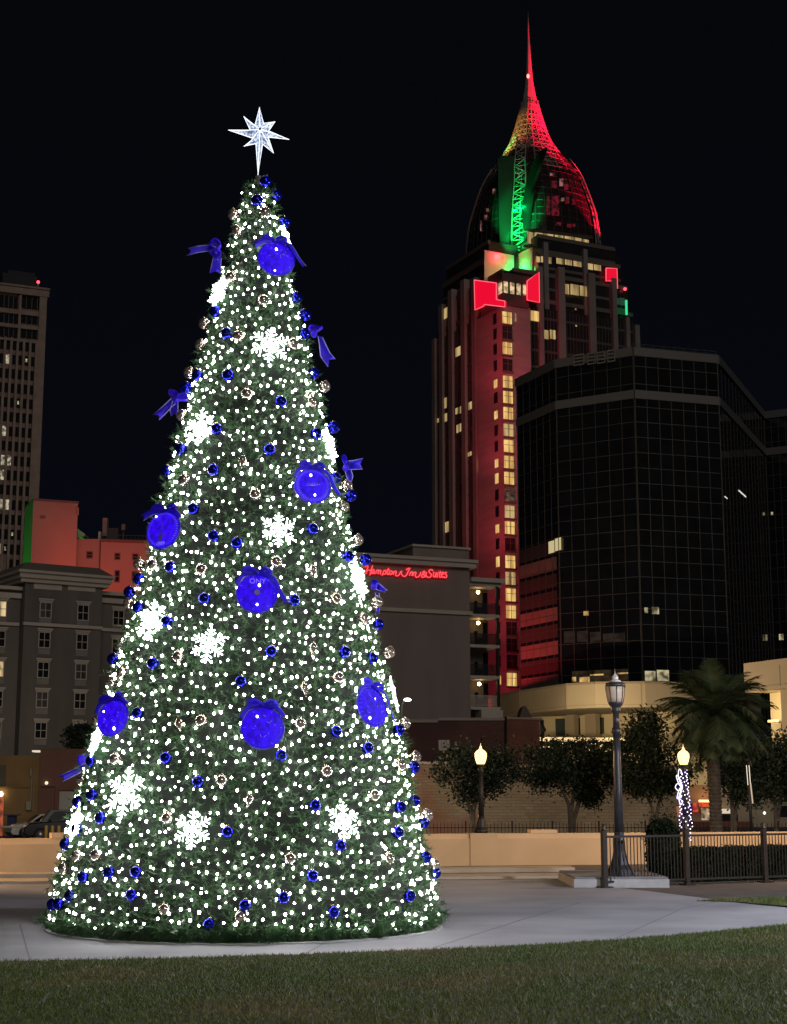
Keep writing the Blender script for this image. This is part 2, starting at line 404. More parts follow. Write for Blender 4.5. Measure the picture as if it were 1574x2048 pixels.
def wall_lamp(px, py, label, top):
    f = fw if px < 1240 else fr
    u, _ = f.uv(px, py, -.18); b = f.pt(u, WH + .012, -.18); s = 3100 / b.y / CP
    H = (py - top) / s * 1.0
    k = H / 171.
    t = thing('street_lamp', label, 'street lamp', tuple(b))
    MB().lathe([(13.5 * k, 0), (13 * k, 6 * k), (10 * k, 9 * k), (8.5 * k, 16 * k), (8.8 * k, 20 * k), (6.5 * k, 26 * k), (5.6 * k, 34 * k)], b, 12).build('flared_base', m_blk, t)
    MB().lathe([(5.5 * k, 34 * k), (4.8 * k, 80 * k), (4.2 * k, 118 * k), (6.5 * k, 121 * k), (6.5 * k, 124 * k), (4.4 * k, 126 * k), (6 * k, 131 * k), (8 * k, 135 * k)], b, 12).build('pole', m_blk, t)
    g = MB().lathe([(7.6 * k, 135.5 * k), (10.5 * k, 143 * k), (12.2 * k, 151 * k), (11.8 * k, 157 * k), (8.5 * k, 161.5 * k), (4.5 * k, 164 * k), (2.5 * k, 166.5 * k)], b, 16).build('lamp_globe', m_globe, t)
    g.visible_shadow = False
    lamp('acorn lamp light', 'POINT', (b.x, b.y, b.z + 150 * k), 110, (1, .62, .26), size=.08)
    MB().lathe([(2.2 * k, 166.6 * k), (2.4 * k, 169 * k), (.5 * k, 172 * k), (.2 * k, 177 * k)], b, 8).build('finial', m_globe, t)
    return t, b, k
wl1 = wall_lamp(963, 1667, 'lit acorn lamp on a bare black post atop the wall, before the brick wall', 1496)
wl2 = wall_lamp(1372, 1667, 'lit acorn lamp whose post is wrapped in violet white fairy lights', 1500)

# fairy lights and snowflake on the second lamp post
m_fairy = emat('violet white fairy light', (.62, .55, 1), 7)
fl = thing('fairy_lights', 'violet white fairy light string spiralling round the lamp post', 'string lights', tuple(wl2[1]))
bm_f = MB().ball((0, 0, 0), .0125, 6, 4).mesh('fairy_bulb', m_fairy)
b, k = wl2[1], wl2[2]
wp = []
for i in range(96):
    t = i / 95; z = (-16 + 140 * t) * k; r = (9.5 * (1 - t) + 5.8) * k if t > .12 else 6.5 * k
    a = 5.2 * i * .47; x, y = r * cos(a), r * sin(a)
    if t < .12: y -= .2
    wp.append((b.x + x, b.y + y, b.z + z))
    inst('bulb', bm_f, fl, Matrix.Translation((x, y, z)))
MB().tube(wp, .004, 4).build('wire', m_blk, fl)
psf = thing('pole_snowflake', 'violet white light motif fixed sideways to the wrapped lamp post', 'light motif', (b.x, b.y, b.z + 90 * k))
m_fairy2 = emat('violet white rope light', (.72, .66, 1), 3)
axx = Vector((-.93, -.37, 0)); 
for j in range(5):
    a_ = -1.25 + 2.5 * j / 4; c_ = Vector((b.x, b.y, b.z + 90 * k)) + axx * .06; dv = axx * cos(a_) * .20 + Vector((0, 0, .46 * sin(a_)))
    sdv = Vector((0, 0, .09)) if abs(sin(a_)) < .7 else axx * .07
    MB().tube(smooth_loop([c_, c_ + dv * .55 + sdv, c_ + dv, c_ + dv * .55 - sdv, c_]), .009, 5).build('light_loop', m_fairy2, psf)

# iron park fence
m_fence = mat('fence paint', (.016, .015, .015), (.022, .02, .02), 8, .45, .2)
fa, fb, fc_ = PG(1210, 1776), PG(1531, 1765), PG(1850, 1756)
fe = thing('iron_fence', 'black iron picket fence with square posts in front of the hedge', 'fence', tuple(fa))
f = Fac(fa, fb); FH = zY(1672.5, fa.y)
upos = [0, f.uv(1373, 1720)[0], f.L, f.uv(1690, 1720)[0]]
for i, u in enumerate(upos):
    mb = MB(); f.box(mb, u - .043, u + .043, 0, FH + .10, -.043, .043); f.box(mb, u - .11, u + .11, 0.004, .03, -.11, .11)
    q = f.pt(u, FH + .10); mb.lathe([(.05, 0), (.055, .02), (.03, .04), (.045, .07), (.03, .1), (.004, .115)], q, 8)
    mb.build('post', m_fence, fe)
for i in range(3):
    mb = MB(); u0, u1 = upos[i] + .058, upos[i + 1] - .058
    f.box(mb, u0, u1, FH - .03, FH + .01, -.02, .02); f.box(mb, u0, u1, .09, .125, -.018, .018)
    n = int((u1 - u0) / .075)
    for j in range(1, n):
        u = u0 + (u1 - u0) * j / n; f.box(mb, u - .0068, u + .0068, .126, FH - .031, -.0068, .0068)
    mb.build('picket_panel', m_fence, fe)
# ------------------------------------------------------------------ plants
def leafmesh(name, centers, size, m, parent, aspect=.5, norm=None, jit=1.):
    n = len(centers); c = np.asarray(centers)
    d = NR.normal(0, 1, (n, 3)); 
    if norm is not None: d = d * jit + norm
    d /= np.linalg.norm(d, axis=1, keepdims=True) + 1e-9
    e = NR.normal(0, 1, (n, 3)); e -= d * (e * d).sum(1, keepdims=True); e /= np.linalg.norm(e, axis=1, keepdims=True) + 1e-9
    s = size * NR.uniform(.6, 1.3, (n, 1)); o = np.array(ORG[parent.name]) if parent is not None else np.zeros(3)
    v = np.stack([c - d * s, c + e * s * aspect, c + d * s, c - e * s * aspect], 1).reshape(-1, 3) - o
    i = np.arange(n)[:, None] * 4
    tri = np.concatenate([i + np.array([0, 1, 2]), i + np.array([0, 2, 3])], 1).reshape(-1, 3)
    return npmesh(name, v, tri, m, parent)
def clumps(c, rad, ncl, per, spread, low=-.6):
    out = []
    for _ in range(ncl):
        while True:
            p = NR.uniform(-1, 1, 3); r = np.linalg.norm(p)
            if .45 < r < 1 and p[2] > low: break
        q = np.array(c) + p * np.array(rad)
        out.append(q + NR.normal(0, 1, (int(per * R.uniform(.6, 1.4)), 3)) * spread * R.uniform(.6, 1.2))
    return np.concatenate(out)
m_leaf = mat('street tree leaves', (.014, .026, .011), (.038, .052, .02), 1.2, .6, spec=.35)
m_leaf2 = mat('dark leaves', (.009, .019, .010), (.026, .040, .019), 1.5, .55, spec=.4)
m_bark = mat('grey bark', (.11, .085, .06), (.20, .16, .12), 6, .9, bump=.5)
m_hedge = mat('hedge leaves', (.004, .010, .004), (.009, .019, .007), 5, .7, spec=.12)
def street_tree(name, label, cat, Y, base, forks, crowns, rt, nleaf, size, leafm, group=None):
    b = P(base, 1665, Y); b.z = STREET
    t = thing(name, label, cat, tuple(b), group)
    mb = MB()
    for pts in forks:
        path = [b + Vector((R.uniform(-.05, .05), 0, 0))] + [P(x, y, Y + dy) for x, y, dy in pts]
        m = len(path); mb.tube(path, [rt * (1 - .75 * i / (m - 1)) for i in range(m)], 7)
    mb.build('trunk', m_bark, t)
    allc = []
    px = 3100 / Y
    for cx, cyy, rx, ry in crowns:
        c = P(cx, cyy, Y)
        allc.append(clumps(c, (rx * 1.18 / px, rx / px * .9, ry * 1.12 / px), int(20 + rx * ry / 48), nleaf, .24))
    leafmesh('crown', np.concatenate(allc), size, leafm, t)
    return t
street_tree('street_tree', 'small multi stemmed tree with thin dark crown directly behind the bare wall lamp', 'tree', 64, 945,
  [[(944, 1640, 0), (935, 1600, 0), (915, 1560, -.4), (890, 1530, -.6)], [(947, 1630, 0), (950, 1590, .1), (955, 1550, .2), (975, 1510, .4)], [(945, 1620, .1), (960, 1590, .3), (985, 1560, .5), (1015, 1530, .6)]],
  [(915, 1535, 45, 38), (965, 1550, 40, 42), (1000, 1535, 36, 32), (940, 1585, 22, 18)], .10, 42, .075, m_leaf2)
street_tree('street_tree', 'wide dark street tree hiding the middle of the brick wall', 'tree', 66, 1143,
  [[(1141, 1645, 0), (1138, 1610, 0), (1120, 1570, -.3), (1090, 1535, -.5)], [(1147, 1640, 0), (1158, 1605, .2), (1170, 1570, .4), (1195, 1530, .6)], [(1142, 1625, 0), (1148, 1580, 0), (1145, 1520, 0)]],
  [(1085, 1535, 52, 36), (1150, 1525, 60, 38), (1200, 1545, 42, 40), (1120, 1560, 50, 26), (1175, 1590, 24, 18)], .13, 48, .08, m_leaf2)
street_tree('street_tree', 'round street tree between the unlit lamp post and the wrapped lamp', 'tree', 62, 1308,
  [[(1308, 1645, 0), (1304, 1615, 0), (1290, 1585, -.2), (1270, 1545, -.4)], [(1311, 1640, 0), (1318, 1605, .2), (1330, 1570, .4), (1340, 1530, .5)]],
  [(1275, 1520, 40, 62), (1325, 1540, 46, 50), (1290, 1465, 36, 34), (1300, 1575, 50, 24)], .10, 46, .08, m_leaf)
street_tree('street_tree', 'tall slim trunked tree just right of the palm trunk', 'tree', 60, 1467,
  [[(1466, 1640, 0), (1463, 1600, 0), (1455, 1560, 0), (1450, 1520, .2)], [(1468, 1640, 0), (1475, 1590, .1), (1490, 1545, .2)]],
  [(1470, 1550, 44, 40), (1500, 1525, 34, 36), (1490, 1585, 26, 22)], .12, 34, .085, m_leaf)
street_tree('street_tree', 'bushy street tree cut by the right picture edge', 'tree', 66, 1552,
  [[(1552, 1640, 0), (1550, 1600, 0), (1540, 1560, 0)], [(1554, 1640, 0), (1563, 1590, .2), (1575, 1550, .3)]],
  [(1545, 1560, 40, 46), (1585, 1540, 40, 58), (1555, 1510, 40, 34), (1600, 1590, 30, 34)], .13, 40, .085, m_leaf)
street_tree('rooftop_tree', 'round dark tree crown rising behind the low brown building', 'tree', 118, 160,
  [[(160, 1560, 0), (160, 1500, 0)]], [(160, 1478, 26, 26), (178, 1490, 20, 20)], .2, 60, .14, m_leaf2)
# twinkle lit branches before the podium
m_lite = emat('string bulb on branches', (1, .66, .34), 1.5)
tb = P(1155, 1520, 118); tb.z = STREET
lt_t = thing('lit_tree', 'dark tree with warm lights caught in its branches, below the podium ledge', 'tree', tuple(tb))
mb = MB()
for i in range(26):
    x = R.uniform(1085, 1232); p0 = P(x + R.uniform(-20, 20), 1515, 118 + R.uniform(-1, 1)); p1 = P(x, R.uniform(1478, 1500), 118 + R.uniform(-1, 1))
    pm = p0.lerp(p1, .5) + Vector((R.uniform(-.4, .4), 0, 0)); mb.tube([tb + Vector((0, 0, 3)), p0, pm, p1], [.09, .06, .04, .02], 5)
mb.tube([tb, tb + Vector((0, 0, 3.2))], [.2, .14], 8)
mb.build('trunk', m_bark, lt_t)
leafmesh('crown', np.concatenate([clumps(P(x, 1495, 118), (1.1, 1, .7), 14, 30, .18, -1) for x in (1090, 1120, 1150, 1180, 1210, 1230)]), .12, m_leaf2, lt_t)
bml = MB().ball((0, 0, 0), .055, 6, 4).mesh('branch_bulb', m_lite)
for i in range(46):
    p = P(R.uniform(1085, 1236), R.gauss(1490, 8), 117.2 + R.uniform(-.8, .4)); inst('bulb', bml, lt_t, Matrix.Translation(p - tb) @ Matrix.Diagonal((R.uniform(.4, 2.4), 1, R.uniform(.35, .8), 1)))

# palm
PY = 50
pb = P(1434, 1700, PY); pb.z = 0
pm_ = thing('palm_tree', 'tall date palm with drooping fronds behind the fence and hedge', 'palm', tuple(pb))
ptop = P(1431, 1440, PY)
m_palmb = mat('palm bark', (.085, .065, .045), (.17, .13, .09), 5, .95, bump=.8, bscale=12)
m_frond = mat('palm fronds', (.042, .068, .028), (.11, .13, .055), 2, .55, spec=.35)
mb = MB(); prof_ = []
nr = 34; H = ptop.z - pb.z
for i in range(nr + 1):
    t = i / nr; r = .20 + .03 * (t > .6) * (t - .6) / .4 * 2.2
    prof_ += [(r * .93, H * t), (r * 1.08, H * min(1, t + .5 / nr))]
mb.lathe(prof_, pb, 14, False)
for i in range(70):
    z = H * R.uniform(.68, 1.0); a = R.uniform(0, 2 * pi); q = pb + Vector((.22 * cos(a), .22 * sin(a), z)); mb.tube([q, q + Vector((.16 * cos(a), .16 * sin(a), .28))], [.045, .012], 4)
mb.build('trunk', m_palmb, pm_)
fr_v = []; stems = MB()
for i in range(120):
    a = R.uniform(0, 2 * pi); el = R.uniform(-.55, 1.35); Lh = R.uniform(1.55, 2.15)
    d = Vector((cos(a) * cos(el), sin(a) * cos(el), sin(el))); side = Vector((-sin(a), cos(a), 0))
    p = ptop + Vector((0, 0, .15)); path = [p.copy()]; n = 22; drop = R.uniform(.045, .085)
    dirs = []
    for j in range(n):
        d = (d + Vector((0, 0, -drop))).normalized(); p = p + d * Lh / n; path.append(p.copy()); dirs.append(d.copy())
    stems.tube(path[::3], .012, 4)
    for j in range(2, n):
        q = path[j]; d_ = dirs[j - 1]; ll = .52 * math.sin(pi * (.15 + .8 * j / n)) + .12
        up = side.cross(d_).normalized()
        for sgn in (-1, 1):
            for kk in range(3):
                q2 = q + d_ * (Lh / n * kk / 3)
                tip = q2 + (side * sgn * .8 + d_ * .65 + up * R.uniform(-.1, .35)) * ll * R.uniform(.8, 1.1) + Vector((0, 0, -.12 * ll))
                wv = d_ * .022
                fr_v += [q2 - wv, q2 + wv, tip]
fr_v = np.array([tuple(v) for v in fr_v]) - np.array(tuple(pb))
cr = npmesh('crown', fr_v, np.arange(len(fr_v)).reshape(-1, 3), m_frond, pm_)
stems.build('frond_stems', m_frond, pm_)

# clipped bush and hedge behind the fence
bb = PG(1345, 1768); bb.y += .9
bush = thing('clipped_bush', 'rounded clipped bush behind the fence beside the lamp plinth', 'bush', tuple(bb))
s = 3100 / bb.y
def blobpts(c, rx, ry, z0, z1, n):
    out = []
    while len(out) < n:
        p = NR.normal(0, 1, 3); p /= np.linalg.norm(p); r = R.uniform(.86, 1.03)
        q = np.sign(p) * np.abs(p) ** .75 * r
        out.append((c[0] + q[0] * rx, c[1] + q[1] * ry, (z0 + z1) / 2 + q[2] * (z1 - z0) / 2))
    return np.array(out)
bz = zY(1638, bb.y)
leafmesh('foliage', np.concatenate([blobpts(bb, 34 / s, .3, .02, bz, 7000), NR.normal(0, 1, (500, 3)) * np.array((20 / s, .2, .14)) + np.array((bb.x, bb.y, bz * .93))]), .028, m_hedge, bush)
mb = MB(); mb.ball((bb.x, bb.y, bz / 2), 1, 14, 10, (30 / s, .26, bz * .46)); mb.build('stem_core', mat('bush core', (.008, .012, .007), rough=1), bush)
h0 = fa; hf = Fac(fa + Vector((0, .75, 0)), fb + Vector((0, .75, 0)))
hu0 = hf.uv(1383, 1730)[0]; hu1 = hf.L + 3; hz = hf.uv(1480, 1699)[1]
hg = thing('hedge', 'long low dark clipped hedge running behind the iron fence', 'hedge', tuple(hf.pt(hu0, 0)))
mb = MB(); hf.box(mb, hu0 + .03, hu1, 0, hz - .03, -.85, -.03); mb.build('hedge_core', mat('hedge core', (.006, .009, .006), rough=1), hg)
n = 26000; uu = NR.uniform(hu0, hu1, n); zz = NR.uniform(0, hz, n); top = NR.random(n) < .4
oo = np.where(top, NR.uniform(-.9, 0, n), NR.normal(0, .02, n)); zz = np.where(top, hz + NR.normal(0, .02, n) + .02 * np.sin(uu * 7), zz)
cpts = np.array(tuple(hf.A))[None] + uu[:, None] * np.array(tuple(hf.d)) + oo[:, None] * np.array(tuple(hf.n)); cpts[:, 2] = zz
leafmesh('foliage', cpts, .024, m_hedge, hg)
# ------------------------------------------------------------------ street side: walls, low buildings, cars
def pblock(mb, pts, depth, z0, z1):    # facade polyline extruded back
    q = [(p[0], p[1]) for p in pts]; back = [(p[0] + depth * .0, p[1] + depth) for p in reversed(q)]
    mb.prism(q + back, z0, z1)
# painted brick wall
Bw = 74.
b0, b1 = P(560, 1523, Bw), P(1350, 1520, Bw + 1)
fbw = Fac(b0, b1); bz1 = b0.z
m_pbrick = brickmat('painted worn brick', (.30, .24, .16), (.36, .29, .20), (.24, .19, .13), .42, .14, (.30, .11, .07), .23, (1, 0, 0), pc=(.53, .66))
m_cap = mat('pale cap', (.5, .46, .36), rough=.8)
bwt = thing('brick_wall', 'painted worn brick wall behind the street trees and wall lamp', 'wall', tuple(b0))
mb = MB(); fbw.box(mb, 0, fbw.L, STREET, bz1 - .12, -.4, 0); mb.build('wall_face', m_pbrick, bwt)
mb = MB(); fbw.box(mb, 0, fbw.L * .47, bz1 - .119, bz1, -.45, .06); mb.build('coping', m_cap, bwt)
# small iron railing at its foot
rf = Fac(P(835, 1650, 62), P(1900, 1650, 62)); rz = zY(1646, 62)
m_rail = mat('rusty railing', (.035, .022, .018), rough=.7, metal=.2)
rl = thing('street_railing', 'thin dark spiked railing behind the retaining wall', 'railing', tuple(rf.pt(0, STREET)))
n = int(rf.L / .14); seg = 4
for sgi in range(seg):
    mb = MB(); ua, ub = rf.L * sgi / seg, rf.L * (sgi + 1) / seg
    rf.box(mb, ua, ub - .01, rz - .20, rz - .165, -.012, .012); rf.box(mb, ua, ub - .01, STREET + .1, STREET + .135, -.012, .012)
    k = int((ub - ua) / .14)
    for j in range(k):
        u = ua + (j + .5) * .14; big = (j % 13 == 0); wv = .03 if big else .011
        rf.box(mb, u - wv, u + wv, STREET, rz + (.08 if big else R.uniform(-.03, .03)), -wv + .02, wv + .02)
    mb.build('railing_panel', m_rail, rl)
# maroon brick building
Mb = 92.
a0, a1, a2 = P(600, 1441, Mb), P(1009.6, 1437, Mb), P(1079, 1434.5, Mb + 1)
mz = a0.z
m_maroon = brickmat('dark maroon brick', (.075, .028, .024), (.10, .038, .030), (.06, .03, .026), .3, .1, (.05, .02, .02), .2)
m_redbr = brickmat('red brick', (.17, .06, .04), (.22, .08, .05), (.12, .06, .045), .3, .1, (.12, .045, .035), .3)
mbd = thing('brick_building', 'low dark maroon brick building with one small window behind the painted wall', 'building', tuple(a0))
mb = MB(); pblock(mb, [a0, a1], 14, STREET, mz); mb.build('main_wall', m_maroon, mbd)
mb = MB(); pblock(mb, [a1 + Vector((.02, -.06, 0)), a2], 14, STREET, mz + .08); mb.build('end_wall', m_redbr, mbd)
f = Fac(a0, a1); f2 = Fac(a1, a2)
mb = MB(); f.box(mb, f.L * .5, f.uv(876, 1440)[0], mz - .12, mz + .06, -.4, .1); f.box(mb, f.uv(876, 1440)[0] + .01, f.L + 0.0, mz + .0, mz + .16, -.4, .1); mb.build('coping', mat('grey coping', (.22, .19, .17), rough=.8), mbd)
mb = MB(); f2.box(mb, .06, f2.L + .12, mz + .085, mz + .21, -.4, .1); mb.build('coping', mat('end coping', (.26, .2, .17), rough=.8), mbd)
mb = MB(); q = f2.pt(.0, 0, .1); mb.tube([(q.x, q.y, STREET), (q.x, q.y, mz + .2)], .07, 8); mb.build('drainpipe', m_blk, mbd)
mb = MB(); qa = f2.pt(f2.L + .05, mz, .05); mb.tube([qa, qa + Vector((.25, 0, -.5)), qa + Vector((.05, 0, -.9)), qa + Vector((.05, 0, -5))], .07, 8); mb.build('drainpipe', m_blk, mbd)
r_ = f.rect(877, 1480, 899, 1501)
m_trim = mat('pale window trim', (.38, .35, .31), rough=.7)
m_dkglass = mat('dark window glass', (.012, .013, .015), rough=.08, spec=.7)
def window(f, par, u0, u1, z0, z1, nx=2, nz=2, fw_=.09, o=0., glass=None, frame=None, sill=None, lintel=None, panel=None, mw=None):
    frame = frame or m_trim; glass = glass or m_dkglass; mw = mw or fw_ * .7
    mb = MB()
    f.box(mb, u0, u0 + fw_, z0, z1, o, o + .06); f.box(mb, u1 - fw_, u1, z0, z1, o, o + .06)
    f.box(mb, u0 + fw_, u1 - fw_, z0, z0 + fw_, o, o + .06); f.box(mb, u0 + fw_, u1 - fw_, z1 - fw_, z1, o, o + .06)
    for i in range(1, nx):
        u = u0 + (u1 - u0) * i / nx; f.box(mb, u - mw / 2, u + mw / 2, z0 + fw_, z1 - fw_, o + .012, o + .05)
    for i in range(1, nz):
        z = z0 + (z1 - z0) * i / nz; f.box(mb, u0 + fw_, u1 - fw_, z - mw / 2, z + mw / 2, o + .012, o + .046)
    wo = mb.build('window', frame, par)
    mb = MB(); f.box(mb, u0 + fw_ * .5, u1 - fw_ * .5, z0 + fw_ * .5, z1 - fw_ * .5, o + .002, o + .02); mb.build('pane', glass, wo)
    if lintel:
        mb = MB(); a, b, c, d, e = lintel; f.box(mb, u0 - a, u1 + a, z1 + b, z1 + c, o, o + d); 
        f.box(mb, u0 - a - e, u1 + a + e, z1 + c + .002, z1 + c + .14, o, o + d + .1); mb.build('lintel', frame, wo)
    if panel:
        mb = MB(); f.box(mb, u0, u1, z0 - panel, z0 - .03, o, o + .05); mb.build('vent_panel', mat_panel, wo)
    return wo
mat_panel = mat('vent panel', (.19, .17, .155), (.22, .2, .18), 2, .8)
window(f, mbd, *r_, 3, 2, .14)
# gabled dormer on its roof
g0 = Fac(P(1035, 1434, Mb + 4), P(1066, 1434, Mb + 4)); mb = MB()
g0.poly(mb, [(1039, 1436), (1046, 1412), (1052, 1412), (1064, 1436)], -3, 0)
dz = mb.build('dormer', mat('dormer slate', (.08, .055, .05), rough=.8), mbd)

# left low buildings
La = 100.
l0, l1, l2 = P(-60, 1514, La), P(81, 1511, La), P(260, 1499, La + 2)
m_tanw = mat('ochre render', (.21, .13, .05), (.26, .165, .065), .5, .85, bump=.1)
m_brw = mat('brown render', (.155, .075, .055), (.195, .09, .065), .5, .85, bump=.1)
lb = thing('shop_building', 'low ochre rendered building at the left edge with a glowing red doorway', 'building', tuple(l0))
mb = MB(); pblock(mb, [l0, l1], 14, STREET, l1.z); mb.build('wall_face', m_tanw, lb); fl0 = Fac(l0, l1)
lb2 = thing('garage_building', 'low brown rendered building with a pale roller door', 'building', tuple(l1))
mb = MB(); pblock(mb, [l1 + Vector((.01, -.12, 0)), l2], 14, STREET, l2.z); mb.build('wall_face', m_brw, lb2); fl1 = Fac(l1 + Vector((.01, -.12, 0)), l2)
m_roller = mat('pale roller door', (.34, .33, .30), (.38, .37, .33), 1, .6, stretch=(1, 1, 30))
r = fl1.rect(118, 1583, 146, 1640); mb = MB(); fl1.box(mb, r[0], r[1], STREET, r[3], .0, .03); mb.build('roller_door', m_roller, lb2)
mb = MB(); fl1.box(mb, r[0] - .28, r[1] + .28, r[3] + .1, r[3] + .34, 0, .12); fl1.box(mb, r[0] - .3, r[0] - .06, STREET, r[3] + .1, 0, .1); fl1.box(mb, r[1] + .06, r[1] + .3, STREET, r[3] + .1, 0, .1); mb.build('door_surround', m_brw, lb2)
q = fl1.pt(fl1.uv(92, 1566)[0], fl1.uv(92, 1566)[1], .2); MB().ball(q, .11, 10, 8).build('wall_light', emat('dim wall light', (1, .8, .5), 1.2), lb2)
mb = MB(); fl1.prect(mb, 82, 1572, 112, 1574, .0, .1); mb.build('conduit', m_blk, lb2)
r = fl0.rect(-14, 1590, 7, 1640); mb = MB(); fl0.box(mb, r[0], r[1], STREET, r[3], 0, .06); mb.build('doorway', emat('red lit doorway', (.75, .16, .07), .55, (.5, .1, .05), 1.5, .3), lb)
q = fl0.pt(fl0.uv(3, 1588)[0], fl0.uv(3, 1588)[1], .25); MB().ball(q, .16, 10, 8).build('door_lamp', emat('door lamp', (1, .75, .45), 9), lb)
mb = MB(); fl0.prect(mb, -10, 1530, 11, 1572, 0, .05); mb.build('blind_window', mat('grey shutter', (.10, .085, .07), rough=.7), lb)
mb = MB(); fl0.prect(mb, -20, 1573, 60, 1575, 0, .12); mb.build('string_course', m_tanw, lb)
mb = MB(); fl0.prect(mb, 52, 1603, 62, 1620, 0, .25); mb.build('meter_box', mat('meter box', (.30, .30, .20), rough=.6), lb)
mb = MB(); fl0.prect(mb, 60, 1538, 64, 1552, .02, .2); fl0.prect(mb, 61.5, 1552, 63.5, 1603, .02, .12); fl0.prect(mb, 65.5, 1575, 67, 1622, .02, .1); mb.build('electric_mast', mat('mast grey', (.28, .25, .2), rough=.6), lb)
mb = MB(); fl1.prect(mb, 106, 1497, 124, 1500, -1.5, -.4); mb.build('roof_box', m_blk, lb2)
mb = MB(); fl0.prect(mb, 64, 1500.5, 78, 1504, -1.5, -.4); mb.build('roof_lamp', emat('roof lamp', (1, .85, .65), .8), lb)
# blue bin
bp = P(24, 1640, 96); bp.z = STREET
bn = thing('wheelie_bin', 'dark blue wheelie bin standing against the ochre wall', 'bin', tuple(bp)); kz = (1640 - 1613) / 3100 * 96 + .9
mb = MB(); mb.lathe([(.22, .05), (.26, 1.0), (.27, 1.02)], bp, 4, False); mb.xf(Matrix.Translation(bp) @ Matrix.Diagonal((1.35, 1.2, 1.28, 1)) @ Matrix.Rotation(pi / 4, 4, 'Z') @ Matrix.Translation(-bp)); mb.build('bin_body', mat('blue plastic', (.03, .035, .11), rough=.45), bn)
mb = MB(); mb.box(bp.x - .42, bp.x + .42, bp.y - .4, bp.y + .38, bp.z + 1.31, bp.z + 1.38); mb.build('lid', mat('bin lid', (.05, .05, .12), rough=.4), bn)

# cars
m_tyre = mat('tyre rubber', (.015, .015, .016), rough=.85); m_rim = mat('alloy rim', (.35, .35, .36), rough=.35, metal=.8)
m_cglass = mat('car glass', (.006, .0065, .008), rough=.22, spec=.12)
def car(name, label, loc, yaw, paint, Lc, Hc, Wc, prof_low, prof_roof, group=None):
    t = thing(name, label, 'car', loc, group); t.rotation_euler = (0, 0, yaw)
    ORG[t.name] = (0, 0, 0)
    # x forward; body
    mb = MB(); n = len(prof_low); W = Wc / 2
    prof = prof_low
    vs = [];
    for yy, sc in ((-W, .96), (-W * .93, 1.0), (W * .93, 1.0), (W, .96)):
        for x, z in prof: vs.append((x * (1 if abs(yy) < W * .95 else .985), yy, .35 + (z - .35) * (1 if abs(yy) < W * .95 else .93)))
    fs = []
    for s_ in range(3):
        for i in range(n): fs.append((s_ * n + i, s_ * n + (i + 1) % n, (s_ + 1) * n + (i + 1) % n, (s_ + 1) * n + i))
    fs += [tuple(range(n - 1, -1, -1)), tuple(3 * n + i for i in range(n))]
    mb.add(vs, fs); bo = mb.build('body', paint, t)
    # greenhouse
    mb = MB(); m_ = len(prof_roof); vs = []
    for sgn in (-1, 1):
        for x, z, iw in prof_roof: vs.append((x, sgn * (W - iw), z))
    fs = [tuple(range(m_)), tuple(2 * m_ - 1 - i for i in range(m_))] + [(i, m_ + i, m_ + (i + 1) % m_, (i + 1) % m_) for i in range(m_)]
    mb.add(vs, fs); mb.build('cabin', paint, t)
    # side windows, windscreen
    for sgn in (-1, 1):
        mb = MB(); pts = []
        cx = sum(p[0] for p in prof_roof) / m_; cz = sum(p[1] for p in prof_roof) / m_
        for x, z, iw in prof_roof: pts.append((cx + (x - cx) * .86, sgn * (W - iw + .012 + .0), cz + (z - cz) * .74))
        vs = pts + [(x, y + sgn * .01, z) for x, y, z in pts]
        mb.add(vs, [tuple(range(m_)), tuple(2 * m_ - 1 - i for i in range(m_))] + [(i, m_ + i, m_ + (i + 1) % m_, (i + 1) % m_) for i in range(m_)])
        mb.build('side_window', m_cglass, t)
    for (ia, ib, nm) in ((0, 1, 'windscreen'), (m_ - 1, m_ - 2, 'rear_window')):
        (xa, za, wa), (xb, zb, wb) = prof_roof[ia], prof_roof[ib]
        A = [Vector((xa, -(W - wa - .1), za)), Vector((xa, W - wa - .1, za)), Vector((xb, W - wb - .08, zb)), Vector((xb, -(W - wb - .08), zb))]
        c = sum(A, Vector()) / 4; A = [c + (p - c) * .86 for p in A]; nn = (A[1] - A[0]).cross(A[2] - A[1]).normalized()
        if nn.x * (1 if nm == 'windscreen' else -1) < 0: nn = -nn
        mb = MB(); mb.slab([p + nn * .012 for p in A], nn * .01); mb.build(nm, m_cglass, t)
    for x in (Lc * .32, -Lc * .30):
        for sgn in (-1, 1):
            r = .35 if Hc < 1.6 else .39
            Mx = Matrix.Translation((x, sgn * (W - .09), r)) @ Matrix.Rotation(pi / 2, 4, 'X')
            wt = MB().lathe([(r * .7, -.11), (r, -.1), (r, .1), (r * .7, .11)], (0, 0, 0), 18).xf(Mx).build('wheel', m_tyre, t)
            MB().lathe([(r * .62, -.118), (r * .66, .0), (r * .62, .118)], (0, 0, 0), 12).xf(Mx).build('rim', m_rim, wt)
    for sgn in (-1, 1):
        MB().ball((Lc / 2 - .12, sgn * (W - .28), Hc * .44), .1, 8, 6, (1, 1.7, .9)).build('headlight', mat('headlight lens', (.5, .5, .48), rough=.15), t)
        MB().ball((Lc * .22, sgn * (W + .02), Hc * .62), .09, 8, 6, (.8, 1.2, .8)).build('mirror', paint, t)
        MB().ball((-Lc / 2 + .06, sgn * (W - .2), Hc * .55), .09, 8, 6, (.5, 1.2, 1.4)).build('tail_light', mat('tail lens', (.25, .02, .02), rough=.2), t)
    return t
m_wcar = mat('white car paint', (.72, .72, .68), rough=.25, spec=.6); m_dcar = mat('black car paint', (.006, .0065, .0075), rough=.2, spec=.22)
cp = P(58, 1679, 91); 
